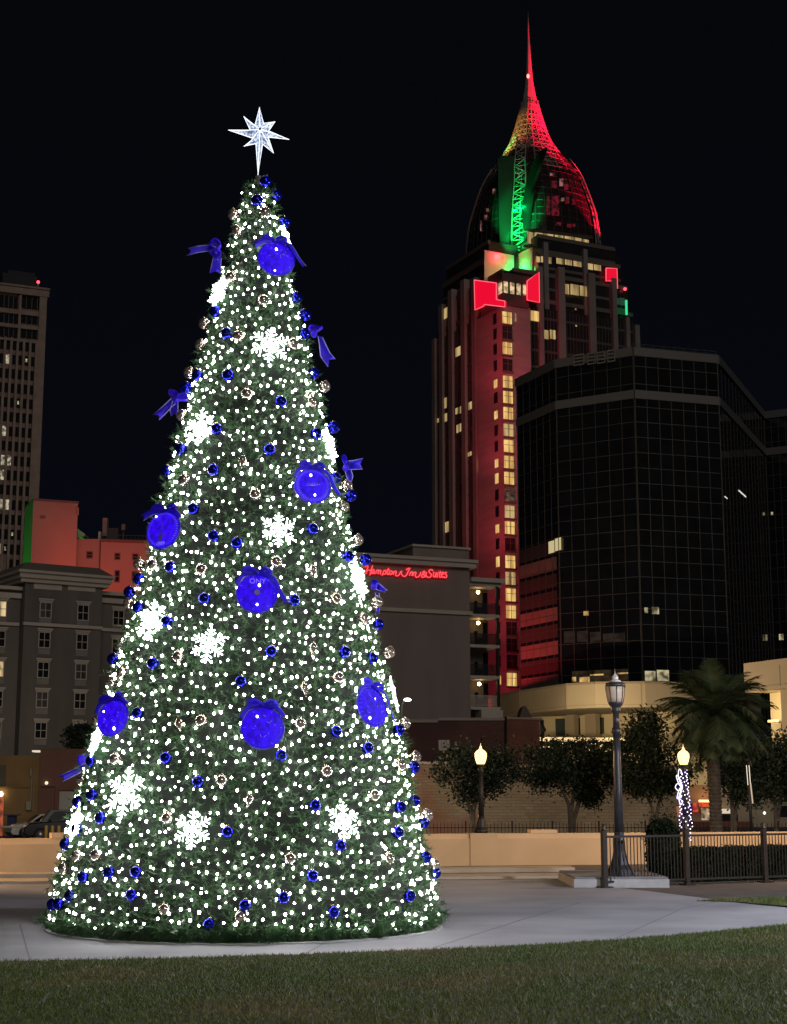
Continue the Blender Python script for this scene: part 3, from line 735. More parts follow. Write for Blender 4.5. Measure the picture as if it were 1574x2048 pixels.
sed = [(-2.2, .35), (-2.25, .7), (-2.1, .98), (-1.2, 1.0), (.75, .98), (1.7, .86), (2.15, .7), (2.22, .4), (2.1, .25), (-2.1, .25)]
sroof = [(1.15, .93, .1), (.45, 1.42, .3), (-.75, 1.45, .3), (-1.75, .97, .12)]
car('parked_car', 'small white sedan half hidden behind the black suv', (P(25, 1660, 94).x + 1.95, 94, STREET), pi + .45, m_wcar, 4.4, 1.45, 1.75, sed, sroof)
suv = [(-2.4, .45), (-2.45, .8), (-2.38, 1.1), (-1.2, 1.14), (1.0, 1.1), (2.1, 1.02), (2.4, .8), (2.42, .5), (2.3, .36), (-2.3, .36)]
vroof = [(1.5, 1.06, .08), (1.0, 1.72, .22), (-2.0, 1.76, .24), (-2.4, 1.1, .1)]
cq = P(104, 1679, 88)
car('parked_suv', 'large black suv parked behind three yellow bollards', (P(50, 1660, 88).x + 2.25, 88.5, STREET), pi + .30, m_dcar, 4.8, 1.8, 1.9, suv, vroof)
m_yel = mat('yellow bollard paint', (.48, .30, .06), (.55, .36, .09), 5, .5)
for i, (px, lab) in enumerate([(91.5, 'yellow bollard before the black suv, leftmost of three'), (104, 'middle yellow bollard of three before the black suv'), (117, 'yellow bollard before the black suv, closest to the Christmas tree')]):
    q = P(px, 1676, 80); q.z = STREET
    tb_ = tag(MB().lathe([(.09, 0), (.09, zY(1652, 80) - STREET - .04), (.07, zY(1651, 80) - STREET), (.01, zY(1650.4, 80) - STREET)], q, 12).build('bollard', m_yel, None, tuple(q)), lab, 'bollard', 'yellow bollards')
# barrier arm beside the white car
q0 = P(-20, 1655, 84); q1 = P(45, 1653, 84)
gt = thing('barrier_arm', 'thin pale barrier arm crossing in front of the white sedan', 'barrier', (q0.x, q0.y, STREET))
MB().tube([q0, q1], .06, 6).build('boom', m_cap, gt); MB().box(q0.x - .15, q0.x + .15, q0.y - .12, q0.y + .12, STREET, q0.z + .2).build('housing', m_yel, gt)
# white cobra head street light left of the hotel
sq = P(803, 1430, 108); sq.z = STREET
sl = thing('street_light', 'white cobra head street light beside the tree edge, before the hotel wall', 'street light', tuple(sq))
hp = P(815, 1399.5, 108)
MB().tube([sq, Vector((sq.x, sq.y, hp.z - .5)), Vector((sq.x + .1, sq.y, hp.z - .1)), hp], [.09, .07, .05, .04], 8).build('pole', mat('galvanised pole', (.3, .29, .27), rough=.5), sl)
MB().ball(hp, .2, 12, 8, (1.25, 1, .55)).build('lamp_head', emat('white street light', (1, .95, .85), 12), sl)
# thin black post; glowing strips stand in for reflections on it
tp = P(1506, 1700, 44); tp.z = 0; k = 44 / 3100 / CP
pst = thing('slim_post', 'slim black post with round cap and two bright vertical glints behind the hedge', 'post', tuple(tp))
tz = zY(1516, 44); MB().tube([tp, (tp.x - .06, tp.y, tz - .12)], [.05, .03], 8).build('pole', m_blk, pst)
MB().ball((tp.x - .06, tp.y, tz - .06), .075, 10, 8).build('cap_ball', m_blk, pst)
for dx in (-.095, -.022):
    MB().tube([(tp.x + dx, tp.y - .03, tz - .2), (tp.x + dx + .02, tp.y - .03, tz - .75)], .009, 5).build('glint_strip', emat('pale glint', (1, .85, .65), 1.3), pst)
MB().tube([(tp.x + .0, tp.y - .03, tz - .7), (tp.x + .04, tp.y - .03, tz - 1.25)], .02, 6).build('glint_strip', emat('pale glint dim', (1, .75, .5), .6), pst)

# storefront scene seen between trunks at right
Sy = 128.
s0, s1 = P(1336, 1570, Sy), P(1700, 1565, Sy)
sf = Fac(s0, s1)
st_ = thing('storefront', 'low cream storefront across the street with glowing red lantern canopy', 'building', tuple(s0))
mb = MB(); sf.box(mb, 0, sf.L, STREET, s0.z, -12, 0); mb.build('wall_face', mat('cream storefront', (.33, .27, .18), (.40, .33, .22), .4, .8), st_)
mb = MB(); sf.prect(mb, 1403, 1600, 1425, 1604, .5, 1.6); mb.build('canopy_light', emat('orange canopy light', (1, .38, .12), 6), st_)
mb = MB(); sf.prect(mb, 1404, 1604.5, 1424, 1614, .4, 1.5); mb.build('canopy', emat('red canopy', (.9, .10, .03), .8, (.4, .05, .02), 3, .4), st_)
mb = MB(); sf.prect(mb, 1403, 1616, 1426, 1640, .02, .06); mb.build('lit_window', emat('warm shop window', (1, .75, .45), .55, (.5, .3, .15), 2, .25), st_)
mb = MB(); sf.prect(mb, 1387, 1606, 1396, 1624, .02, .3); mb.build('red_banner', emat('red neon banner', (1, .09, .07), .7, (.6, .05, .04), 2, .3), st_)
mb = MB(); sf.prect(mb, 1347, 1612, 1361, 1632, .02, .06); mb.build('lit_window', emat('red shop window', (.9, .3, .18), .35), st_)
mb = MB(); sf.prect(mb, 1380, 1607, 1384, 1640, .02, .1); sf.prect(mb, 1426, 1600, 1432, 1645, .02, .1); mb.build('shop_pier', m_blk, st_)
mb = MB(); sf.prect(mb, 1444, 1628, 1476, 1648, .02, .05); sf.prect(mb, 1560, 1612, 1590, 1634, .02, .05); mb.build('dark_window', m_dkglass, st_)
mb = MB(); sf.prect(mb, 1441, 1618, 1463, 1627, .3, 1.4); mb.build('awning', emat('lit white awning', (1, .82, .6), .7), st_)
mb = MB(); sf.prect(mb, 1380, 1643, 1500, 1660, .3, .6); mb.build('brick_base', mat('red brick base', (.16, .06, .04), (.2, .08, .05), 3, .85), st_)
for i, (x, y) in enumerate([(1488, 1562), (1493, 1567), (1470, 1588), (1529, 1626)]):
    q = sf.pt(*sf.uv(x, y, 1), 1); MB().ball(q, .16 if i < 2 else .1, 8, 6).build('floodlight', emat('flood light', (1, .95, .85), 5), st_)
# ------------------------------------------------------------------ hotel, left wing
m_taupe = mat('taupe stucco', (.105, .092, .082), (.145, .126, .112), .5, .85, bump=.05, bscale=6, detail=8, stretch=(1, 1, .18))
m_taupe2 = mat('taupe trim', (.42, .37, .315), (.47, .415, .355), .5, .8)
m_roofd = mat('dark hip roof', (.15, .125, .10), rough=.8)
HZ = zY(1150, 155)
hA, hB = PZ(48, 1145, HZ), PZ(213, 1158, HZ)
fh = Fac(hA, hB)
hl = thing('hotel_wing', 'taupe stucco hotel wing left of the tree with stacked white framed windows', 'hotel', tuple(hA))
ub0, ub1 = fh.uv(51, 1170)[0], fh.uv(205, 1180)[0]
zl, zr = fh.uv(20, 1180, -1.2)[1], fh.uv(230, 1192, -1.2)[1]
uL, uR = fh.uv(-90, 1300)[0], fh.uv(330, 1300)[0] + 14
mb = MB(); fh.box(mb, ub0, ub1, STREET, HZ, -16, 0); mb.build('projecting_bay', m_taupe, hl)
mb = MB(); fh.box(mb, uL, ub0 - .01, STREET, zl, -16, -1.2); mb.build('wall_face', m_taupe, hl)
mb = MB(); fh.box(mb, ub1 + .01, uR, STREET, zr, -16, -1.2); mb.build('wall_face', m_taupe, hl)
mb = MB()
for (a, b, z0, z1, o) in ((-.6, .6, HZ - .95, HZ - .55, .35), (-.8, .8, HZ - .55 + .002, HZ - .05, .6), (-1., 1., HZ - .048, HZ + .22, .85)): fh.box(mb, ub0 + a, ub1 + b, z0, z1, -16, o)
mb.build('cornice', m_taupe2, hl)
mb = MB(); a = [fh.pt(ub0 - .9, HZ + .222, .75), fh.pt(ub1 + .9, HZ + .222, .75), fh.pt(ub1 + .9, HZ + .222, -14), fh.pt(ub0 - .9, HZ + .222, -14)]
b = [fh.pt(ub0 + .2, HZ + 1.15, -.6), fh.pt(ub1 - .2, HZ + 1.15, -.6), fh.pt(ub1 - .2, HZ + 1.15, -13), fh.pt(ub0 + .2, HZ + 1.15, -13)]
mb.hexa(a + b); mb.build('hip_roof', m_roofd, hl)
mb = MB(); fh.box(mb, uL, ub0 - .02, zl + .003, zl + .35, -16, -.7); fh.box(mb, uL, ub0 - .02, zl - .8, zl - .3, -1.2, -.95)
fh.box(mb, ub1 + .02, uR, zr + .003, zr + .35, -16, -.7); fh.box(mb, ub1 + .02, uR, zr - .8, zr - .3, -1.2, -.95); mb.build('parapet', m_taupe2, hl)
zb = fh.uv(130, 1252)[1]
mb = MB(); fh.box(mb, ub0 - .1, ub1 + .1, zb - .16, zb + .16, -.1, .2); fh.box(mb, uL, ub0 - .12, zb - .16, zb + .16, -1.3, -1.0); fh.box(mb, ub1 + .12, uR, zb - .16, zb + .16, -1.3, -1.0); mb.build('belt_course', m_taupe2, hl)
mb = MB(); fh.prect(mb, 68, 1168, 124, 1179, 0, .05); fh.prect(mb, 136, 1170, 191, 1182, 0, .05); mb.build('wall_panel', m_taupe2, hl)
m_wlit = emat('warm lit window', (1, .74, .38), .75, (.55, .36, .16), .9, .25)
m_curt = mat('drawn curtain pane', (.10, .09, .085), (.03, .03, .03), .8, .3, stretch=(1, 1, .1))
uc = [fh.uv(91, 1220)[0], fh.uv(166, 1224)[0]]
rows = [fh.uv(91, y)[1] for y in (1220.5, 1280, 1340, 1399.5, 1461)]
ww, wh = 24.5 / 2 / 3100 * 158, 32 / 2 / 3100 * 158
LT = (.12, .02, .2, .12, .08)
for r, z in enumerate(rows):
    for c, u in enumerate(uc):
        window(fh, hl, u - ww, u + ww, z - wh, z + wh, 2, 2, .09, .002, m_curt if (r + c) % 3 == 0 else m_dkglass, m_taupe2, lintel=LT, panel=.62)
u3 = fh.uv(237, 1226, -1.2)[0]; u0_ = fh.uv(1, 1218, -1.2)[0]
for r, z in enumerate(rows):
    window(fh, hl, u3 - ww, u3 + ww, z - wh - .15, z + wh - .15, 2, 2, .09, -1.198, m_dkglass, m_taupe2, lintel=LT, panel=.62)
    window(fh, hl, u0_ - ww, u0_ + ww, z - wh, z + wh, 2, 2, .09, -1.198, m_wlit if r in (0, 2) else m_dkglass, m_taupe2, lintel=LT, panel=.62)

# ------------------------------------------------------------------ hotel, sign wing
H2 = zY(1107, 140)
gA, gB = PZ(600, 1100, H2), PZ(946, 1122, H2)
gA = gB + (gA - gB)
gf = Fac(gA, gB)
hs = thing('hotel_wing', 'plain taupe hotel wing carrying the red script sign, with corner balconies', 'hotel', tuple(gB))
m_taupe3 = mat('taupe stucco sign wing', (.195, .152, .138), (.245, .192, .176), .4, .85, bump=.05, bscale=6, detail=8, stretch=(1, 1, .2))
ue = gf.uv(939, 1160)[0]
mb = MB(); gf.box(mb, 0, ue, STREET, H2 - .15, -22, 0); mb.build('main_wall', m_taupe3, hs)
zc0 = gf.uv(943, 1135)[1]
mb = MB(); gf.box(mb, 0, ue + .3, zc0, H2 - .75, -3, .32); gf.box(mb, 0, ue + .5, H2 - .748, H2 - .3, -3, .55); gf.box(mb, 0, ue + .6, H2 - .298, H2, -3, .75); mb.build('cornice', m_taupe2, hs)
zp = gf.uv(880, 1093, -1.2)[1]; up0, up1 = gf.uv(826, 1100, -1.2)[0], gf.uv(937, 1105, -1.2)[0]
mb = MB(); gf.box(mb, up0, up1, H2 - .2, zp - .16, -8, -1.2); mb.build('parapet_block', m_taupe3, hs)
mb = MB(); gf.box(mb, up0 - .15, up1 + .15, zp - .158, zp + .05, -8.1, -1.0); mb.build('parapet_coping', m_taupe2, hs)
zb2 = gf.uv(900, 1225)[1]
mb = MB(); gf.box(mb, 0, ue + .2, zb2 - .17, zb2 + .17, -.2, .22); mb.build('belt_course', m_taupe2, hs)
mb = MB(); gf.prect(mb, 798, 1374, 938, 1379, 0, .012); gf.prect(mb, 798, 1440, 938, 1446, 0, .3); mb.build('stucco_reveal', m_taupe3, hs)
# balcony stack
bo = -2.6
eu = gf.uv(999, 1231, .0)[0]; eu2 = gf.uv(1010, 1157, .4)[0]
zt0, zt1 = gf.uv(975, 1171, .3)[1], gf.uv(975, 1156, .3)[1]
mb = MB(); gf.box(mb, ue + .02, eu + .25, zt0, zt0 + .3, -5, .0); gf.box(mb, ue + .02, eu + .45, zt0 + .302, zt1, -5, .4); mb.build('balcony_cornice', m_taupe2, hs)
uw = gf.uv(976, 1300, bo)[0]
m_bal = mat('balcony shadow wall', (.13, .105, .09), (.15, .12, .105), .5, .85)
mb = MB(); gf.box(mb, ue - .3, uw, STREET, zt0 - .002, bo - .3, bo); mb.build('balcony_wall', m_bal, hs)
sl_z = [gf.uv(970, y, 0)[1] for y in (1231, 1292, 1354, 1416)]
mb = MB(); gf.box(mb, eu - .28, eu - .02, STREET, zt0 - .003, -.3, -.05); mb.build('balcony_column', m_blk, hs)
m_lampb = emat('balcony lamp', (1, .66, .30), 16)
for i, z in enumerate(sl_z):
    mb = MB(); gf.box(mb, ue + .02, eu, z - .16, z + .12, bo, 0); s_ = mb.build('balcony', m_taupe2, hs)
    mb = MB(); gf.box(mb, ue + .03, eu - .3, z + 1.1, z + 1.17, -.12, -.06); gf.box(mb, ue + .03, eu - .3, z + .2, z + .26, -.12, -.06)
    nb = 26
    for j in range(nb):
        u = ue + .05 + (eu - .35 - ue) * j / nb; gf.box(mb, u, u + .05, z + .262, z + 1.098, -.11, -.07)
    mb.build('railing', m_blk if i < 3 else m_taupe2, s_)
    u0, u1 = gf.uv(966, 1300, bo)[0], gf.uv(975, 1300, bo)[0]
    mb = MB(); gf.box(mb, u0, u1, z + .125, z + 2.5, bo + .002, bo + .05); mb.build('balcony_door', m_dkglass, s_)
    mb = MB(); gf.box(mb, ue + 1.2, ue + 1.75, z + .13, z + .9, -1.6, -1.0); gf.box(mb, ue + 1.2, ue + 1.28, z + .902, z + 1.5, -1.6, -1.0); mb.build('balcony_chair', m_blk, s_)
for (x, y) in ((956, 1184.5), (956.5, 1246), (958.5, 1368)):
    q = gf.pt(*gf.uv(x, y, -1.6), -1.6); MB().ball(q, .17, 10, 8).build('balcony_lamp', m_lampb, hs)
mb = MB(); gf.box(mb, gf.uv(960, 1425)[0], eu + .1, sl_z[3] - 1.2, sl_z[3] - .17, -1, .3); mb.build('base_ledge', m_taupe2, hs)
# script sign
HS = [[(118, 195), (135, 178), (165, 178), (150, 235), (140, 285), (118, 290)], [(240, 165), (215, 235), (195, 320)], [(115, 252), (175, 240), (228, 243)]]
GL = [HS,
 [[(262, 238), (245, 226), (229, 245), (222, 278), (232, 292), (250, 275), (264, 238), (257, 286), (268, 295)]],
 [[(300, 235), (285, 298)], [(298, 257), (318, 236), (332, 247), (322, 298)], [(330, 264), (352, 239), (368, 250), (357, 293), (372, 298)]],
 [[(415, 243), (388, 325)], [(410, 263), (432, 241), (450, 256), (445, 289), (425, 302), (402, 294)]],
 [[(490, 205), (470, 290), (480, 305), (498, 295)], [(462, 236), (508, 236)]],
 [[(535, 250), (515, 260), (504, 285), (515, 306), (535, 302), (550, 277), (546, 256), (535, 250)]],
 [[(575, 255), (562, 308)], [(572, 277), (598, 253), (612, 266), (600, 308), (612, 327), (640, 325), (664, 298), (680, 255)]],
 [[(700, 250), (691, 285), (710, 325), (745, 336), (775, 310), (797, 260), (825, 210)], [(768, 236), (790, 215), (828, 208)]],
 [[(835, 265), (818, 325)], [(832, 287), (855, 263), (868, 276), (857, 328)]],
 [[(885, 270), (872, 328)], [(882, 292), (908, 269), (922, 281), (910, 322), (925, 348), (955, 345), (982, 313), (998, 270)]],
 [[(1078, 348), (1036, 300), (1031, 270), (1050, 255), (1063, 274), (1022, 305), (1008, 334), (1025, 352), (1055, 340), (1074, 306)]],
 [[(1188, 252), (1170, 231), (1140, 236), (1126, 260), (1141, 285), (1162, 306), (1154, 340), (1120, 353), (1090, 335), (1079, 305), (1090, 275)]],
 [[(1205, 265), (1192, 325), (1205, 345), (1225, 328), (1240, 270), (1228, 335), (1240, 347)]],
 [[(1268, 272), (1253, 338), (1263, 348)], [(1276, 246), (1277, 250)]],
 [[(1305, 250), (1288, 333), (1298, 350), (1311, 345)], [(1282, 281), (1322, 281)]],
 [[(1325, 315), (1350, 299), (1355, 277), (1340, 270), (1325, 292), (1320, 325), (1335, 352), (1358, 340)]],
 [[(1406, 286), (1395, 271), (1380, 281), (1385, 304), (1405, 321), (1400, 349), (1378, 356), (1365, 340)]]]
q0 = gf.pt(*gf.uv(810, 1142, .25), .25)
sg = thing('hotel_sign', 'glowing red script sign reading Hampton Inn & Suites on the taupe wall', 'sign', tuple(q0))
m_neon = emat('red sign face', (1, .075, .09), 1.35); m_neonb = emat('red sign return', (.50, .0, .010), .8)
def smooth_path(pts, n=4):
    pts = [Vector(p) for p in pts]
    if len(pts) < 3: return pts
    out = []; m = len(pts)
    for i in range(m - 1):
        p0, p1, p2, p3 = pts[max(i - 1, 0)], pts[i], pts[i + 1], pts[min(i + 2, m - 1)]
        for k in range(n):
            t = k / n; out.append(.5 * ((2 * p1) + (-p0 + p2) * t + (2 * p0 - 5 * p1 + 4 * p2 - p3) * t * t + (-p0 + 3 * p1 - 3 * p2 + p3) * t ** 3))
    return out + [pts[-1]]
for strokes in GL:
    mb = MB(); mb2 = MB()
    for s_ in strokes:
        w3 = []
        for x, y in s_:
            w3.append(gf.pt(*gf.uv(715 + x / 7.87, 1110 + y / 7.87, .3), .3))
        sp_ = smooth_path(w3); mb.tube(sp_, .055, 6); mb2.tube([p - gf.n * .2 for p in sp_], .13, 6)
    lo_ = mb.build('letter', m_neon, sg); mb2.build('letter_return', m_neonb, lo_)

# ------------------------------------------------------------------ red lit building with green side
m_pink = mat('pale render', (.24, .175, .155), (.28, .20, .18), .15, .85, bump=.05, bscale=4)
PZH = zY(1003, 232)
p_b, p_l, p_r = PZ(50, 1017, PZH), PZ(67, 1000.8, PZH), PZ(156, 1007, PZH)
pk = thing('hotel_block', 'pale blank tower block floodlit red with a green lit left side', 'building', tuple(p_l))
bk = Vector((p_b.x - p_l.x, p_b.y - p_l.y, 0))
mb = MB(); mb.prism([(p_l.x, p_l.y), (p_r.x, p_r.y), (p_r.x + bk.x, p_r.y + bk.y), (p_b.x, p_b.y)], STREET, PZH); mb.build('wall_face', m_pink, pk)
fpk = Fac(p_l, p_r)
mb = MB(); fpk.prect(mb, 80, 1031, 91, 1037, 0, .03); mb.build('vent', mat('dark vent', (.12, .09, .08), rough=.8), pk)
mb = MB(); fpk.box(mb, -.1, fpk.L + .1, PZH + .003, PZH + .3, -8, .12); mb.build('coping', mat('dark coping', (.1, .09, .08), rough=.8), pk)
mb = MB(); fpk.prect(mb, 154.5, 1015, 157.5, 1030, -.3, .3); mb.build('downpipe_head', m_pink, pk)
q_l, q_m, q_r = P(150, 1077, 240), P(204, 1081, 240), P(420, 1103, 240)
PWZ = q_m.z
pw = thing('hotel_annex', 'red floodlit annex with small dark windows beside the blank tower block', 'building', tuple(q_l))
mb = MB(); pblock(mb, [(q_l.x, q_l.y + .0), (q_m.x, q_m.y)], 16, STREET, PWZ + .25); mb.build('wall_face', m_pink, pw)
mb = MB(); pblock(mb, [(q_m.x + .01, q_m.y - .8), (q_r.x, q_r.y + 3)], 16, STREET, PWZ - .3); mb.build('wall_face', m_pink, pw)
fp1 = Fac(q_l, q_m); fp2 = Fac(Vector((q_m.x + .01, q_m.y - .8, 0)), Vector((q_r.x, q_r.y + 3, 0)))
m_rs = mat('dark sash frame', (.10, .06, .05), rough=.7)
for f, rr in ((fp1, (172.5, 1102.5, 186, 1117)), (fp1, (172.5, 1136, 184, 1150)), (fp2, (228.5, 1105.5, 241, 1120)), (fp2, (264, 1107, 277, 1121)), (fp2, (228.5, 1140, 240, 1165)), (fp2, (263, 1142, 276, 1166))):
    window(f, pw, *f.rect(*rr), 1, 2, .16, .002, m_dkglass, m_rs)
mb = MB(); fp1.prect(mb, 198, 1082, 200, 1180, 0, .25); mb.build('drainpipe', m_rs, pw)
mb = MB(); fp2.box(mb, 0, fp2.L, PWZ - .298, PWZ + .1, -10, .2); mb.build('coping', m_rs, pw)
mb = MB(); fp1.prect(mb, 205, 1036, 214, 1072, -6, -4.6); mb.build('chimney', m_pink, pw)
mb = MB(); fp1.prect(mb, 214, 1056, 236, 1082, -8, -5); mb.build('roof_plant', mat('roof plant', (.06, .055, .055), rough=.8), pw)
mb = MB(); fp1.prect(mb, 243, 1048, 250, 1060, -6, -5); fp1.prect(mb, 246, 1060, 247.2, 1086, -5.6, -5.4); mb.build('flue', mat('flue', (.2, .15, .14), rough=.8), pw)
mb = MB(); fp1.prect(mb, 196.5, 1063, 201, 1077, -4, -3); mb.build('roof_vent', mat('pale vent', (.5, .5, .45), rough=.8), pw)
mb = MB(); fp1.poly(mb, [(155, 1074), (155, 1057), (170, 1068), (170, 1072), (163, 1075)], -6, -3); mb.build('roof_hood', mat('pale hood', (.36, .34, .28), rough=.8), pw)
mb = MB()
for x in range(205, 300, 8): fp2.prect(mb, x, 1070, x + .6, 1090, -3.1, -3.0)
fp2.prect(mb, 205, 1070, 300, 1071, -3.08, -3.0); fp2.prect(mb, 205, 1078, 300, 1078.8, -3.08, -3.0); mb.build('roof_railing', m_rs, pw)

# ------------------------------------------------------------------ office tower at the left edge
TZ = zY(575, 390)
tA, tB = PZ(-75, 561, TZ), PZ(94.5, 582, TZ)
ft = Fac(tA, tB)
m_tconc = mat('tower concrete', (.20, .150, .125), (.26, .20, .17), .5, .85, bump=.2, bscale=6, detail=8)
m_tsp = mat('tower aggregate spandrel', (.15, .10, .085), (.23, .16, .14), .8, .9, detail=8)
ot = thing('office_tower', 'tall brownish office tower with gridded dark windows at the left edge', 'tower', tuple(tA))
mb = MB(); ft.box(mb, 0, ft.L, STREET, TZ - .5, -35, -.6); mb.build('tower_body', m_tsp, ot)
mb = MB(); zt = ft.uv(60, 591)[1]
ft.box(mb, -.5, ft.L + .5, zt, TZ, -35, .5); ft.box(mb, -.5, ft.L + .6, TZ + .004, TZ + .5, -35, .9); mb.build('cornice_band', m_tconc, ot)
mb = MB(); ft.box(mb, ft.L - 1.9, ft.L, STREET, zt - .01, -1, .3)
mb.build('corner_pier', m_tconc, ot)
dxu = ft.uv(80, 640)[0] - ft.uv(67.5, 640)[0]; ulast = ft.uv(79, 700)[0]
npier = 0; mb = MB()
zb_top = ft.uv(60, 679)[1]
for k in range(0, 14):
    u = ulast + dxu * .5 - dxu * k
    if u < 0: break
    ft.box(mb, u - dxu * .19, u + dxu * .19, STREET, zb_top - .02, -.9, .25)
mb.build('window_piers', m_tconc, ot)
for (ya, yb) in ((590.5, 618), (628, 648), (656, 677)):
    for (xa, xb) in ((-60, -2), (-1, 36), (42, 86)):
        mb = MB(); r = ft.rect(xa, ya, xb, yb, -.3); ft.box(mb, r[0], r[1], r[2], r[3], -.62, -.45); wo = mb.build('window', m_dkglass, ot)
        mb = MB()
        for i in range(1, 4): ft.box(mb, r[0] + (r[1] - r[0]) * i / 4 - .1, r[0] + (r[1] - r[0]) * i / 4 + .1, r[2], r[3], -.44, -.3)
        mb.build('mullions', m_blk, wo)
mb = MB()
for ya, yb in ((618.5, 627.5), (648.5, 655.5), (677.5, 682)): r = ft.rect(0, ya, 60, yb); ft.box(mb, 0, ft.L - 1.95, r[2], r[3], -.8, .2)
mb.build('top_bands', m_tconc, ot)
mb = MB(); r = ft.rect(36.5, 590, 41.5, 680); ft.box(mb, r[0], r[1], r[2], r[3], -.8, .32); r = ft.rect(-2, 590, -1, 680); mb.build('top_pier', m_tconc, ot)
m_twl = emat('tower lit window', (1, .88, .62), .5, (.4, .3, .2), 1.2, .15)
lit = {(1, 5): 0, (1, 2): 1, (4, 3): 1, (6, 5): 0, (8, 5): 2, (8, 4): 2, (9, 5): 0, (11, 5): 2, (11, 4): 2, (13, 3): 1, (14, 4): 1, (15, 4): 1, (14, 5): 0}
dz = (ft.uv(40, 697)[1] - ft.uv(40, 697 + 28.6)[1])
z0 = ft.uv(40, 691)[1]
nwin = 0
for r_ in range(17):
    for k in range(0, 8):
        u = ulast - dxu * k
        if proj(ft.pt(u, z0 - dz * r_))[0] < -4: continue
        z = z0 - dz * r_; st = lit.get((r_, k))
        if nwin >= 100: break
        nwin += 1
        mb = MB(); ft.box(mb, u - dxu * .30, u + dxu * .30, z - dz * .33, z + dz * .34, -.61, -.5)
        wo = mb.build('window', m_dkglass if st is None else m_twl if st in (2, 0) else m_dkglass, ot)
        if st == 1:
            mb = MB(); ft.box(mb, u - .15, u + .25, z - .3, z + .6, -.49, -.46); mb.build('lit_pane', m_twl, wo)
mb = MB(); ft.prect(mb, 5, 549, 74, 572, -22, -8); ft.prect(mb, 16, 543, 70, 549.5, -20, -10); mb.build('penthouse', mat('penthouse', (.02, .022, .026), rough=.8), ot)
q = ft.pt(*ft.uv(76, 575, -1), -1); MB().tube([q, q + Vector((0, 0, 1.3))], .15, 6).build('beacon_mast', m_cap, ot)
MB().ball(q + Vector((0, 0, 1.5)), .42, 8, 6).build('beacon', emat('red beacon', (1, .05, .06), 4), ot)
# ------------------------------------------------------------------ black glass office block
GZ = zY(695, 330, 1266)
gpx = [(1033, 758.5), (1111, 720), (1266, 695), (1434, 711), (1527, 824), (1640, 810)]
gc = [PZ(x, y, GZ) for x, y in gpx]
gb = thing('glass_block', 'dark faceted glass office block with a thin mullion grid, right of the red lit tower', 'building', tuple(gc[2]))
m_bglass = mat('black curtain glass', (.006, .007, .009), (.010, .011, .014), .25, .06, spec=.7, bump=.02, bscale=.12)
m_mul = mat('mullion grey', (.072, .069, .065), rough=.5, metal=.3)
m_band = mat('roof band', (.095, .096, .1), rough=.6)
GB = 25.5
inner = gc
for i in range(5):
    a, b = gc[i], gc[i + 1]; f = Fac(a, b)
    mb = MB(); f.box(mb, 0.02, f.L - .02, GB - 8, GZ - 1.9, -1.2, 0)
    cw = mb.build('curtain_wall', m_bglass, gb)
    nv = [6, 6, 7, 14, 8][i]; mb = MB()
    zr_ = GZ - 10.6; rows_ = [GZ - 4.2, GZ - 8.2] + [zr_ - 2.8 - k * 3.42 for k in range(20)]
    for j in range(nv + 1):
        u = f.L * j / nv; wv = .15 if j in (0, nv) else .065
        f.box(mb, max(0, u - wv), min(f.L, u + wv), GB - 6, GZ - 1.9, .0, .14 if j in (0, nv) else .08)
    for z in rows_:
        if z < GB - 5: continue
        f.box(mb, 0, f.L, z - .065, z + .065, .001, .075)
    mb.build('mullion_grid', m_mul, cw)
    mb = MB(); f.box(mb, -.0, f.L, GZ - 1.9, GZ, -1.2, .5); mb.build('roof_band', m_band, gb); mb = MB(); f.box(mb, 0, f.L, zr_ - .95, zr_ + .95, -.1, .35); mb.build('belt_band', m_band, gb)
mb = MB(); mb.prism([(p.x, p.y + 1.25) for p in gc[:6]] + [(gc[5].x, gc[5].y + 30), (gc[0].x + 32, gc[0].y + 26)], GZ - 3, GZ - .6); mb.build('roof_deck', m_band, gb)
# rooftop railing, sign frames
f = Fac(gc[2], gc[3]); mb = MB()
f.box(mb, 0, f.L, GZ + 1.0, GZ + 1.1, -.6, -.5); f.box(mb, 0, f.L, GZ + .5, GZ + .56, -.6, -.5)
for j in range(9): f.box(mb, f.L * j / 8, f.L * j / 8 + .08, GZ + .002, GZ + 1.0, -.6, -.5)
mb.build('roof_railing', m_mul, gb)
f = Fac(gc[1], gc[2])
m_sgf = mat('unlit sign face', (.17, .165, .155), rough=.5)
for (x0, y0, x1, y1) in ((1146, 709, 1167, 729), (1174, 706, 1190, 727), (1193, 704, 1209, 725), (1214, 700, 1229, 722)):
    r = f.rect(x0, y0, x1, y1, 1); mb = MB()
    n = 4
    for k in range(n):
        z = r[2] + (r[3] - r[2]) * k / (n - 1); f.box(mb, r[0], r[1], z - .12, z + .12, .6, .9)
    f.box(mb, r[0], r[0] + .14, r[2], r[3], .55, .88); f.box(mb, r[1] - .14, r[1], r[2], r[3], .55, .88); mb.build('sign_frame', m_sgf, gb)
m_olit = emat('amber lit office', (1, .60, .20), .75, (.6, .33, .1), .5, .3)
m_olit2 = emat('pale lit office', (1, .85, .5), .5, (.5, .4, .2), .6, .25)
def lits(fc, parent, rects, m, o=.09):
    for r in rects:
        mb = MB(); fc.prect(mb, *r, o - .02, o); mb.build('lit_window', m, parent)
f0, f1_, f2_, f3_, f4_ = [Fac(gc[i], gc[i + 1]) for i in range(5)]
lits(f0, gb, [(1097, 1082, 1108.5, 1106), (1110, 1076, 1122, 1101)], emat('straw lit office', (1, .82, .42), .55))
lits(f1_, gb, [(1167, 1222, 1177, 1231), (1144, 1354, 1152, 1363), (1159, 1354, 1179, 1364), (1180, 1348, 1207, 1351), (1233, 1345, 1256, 1348)], m_olit)
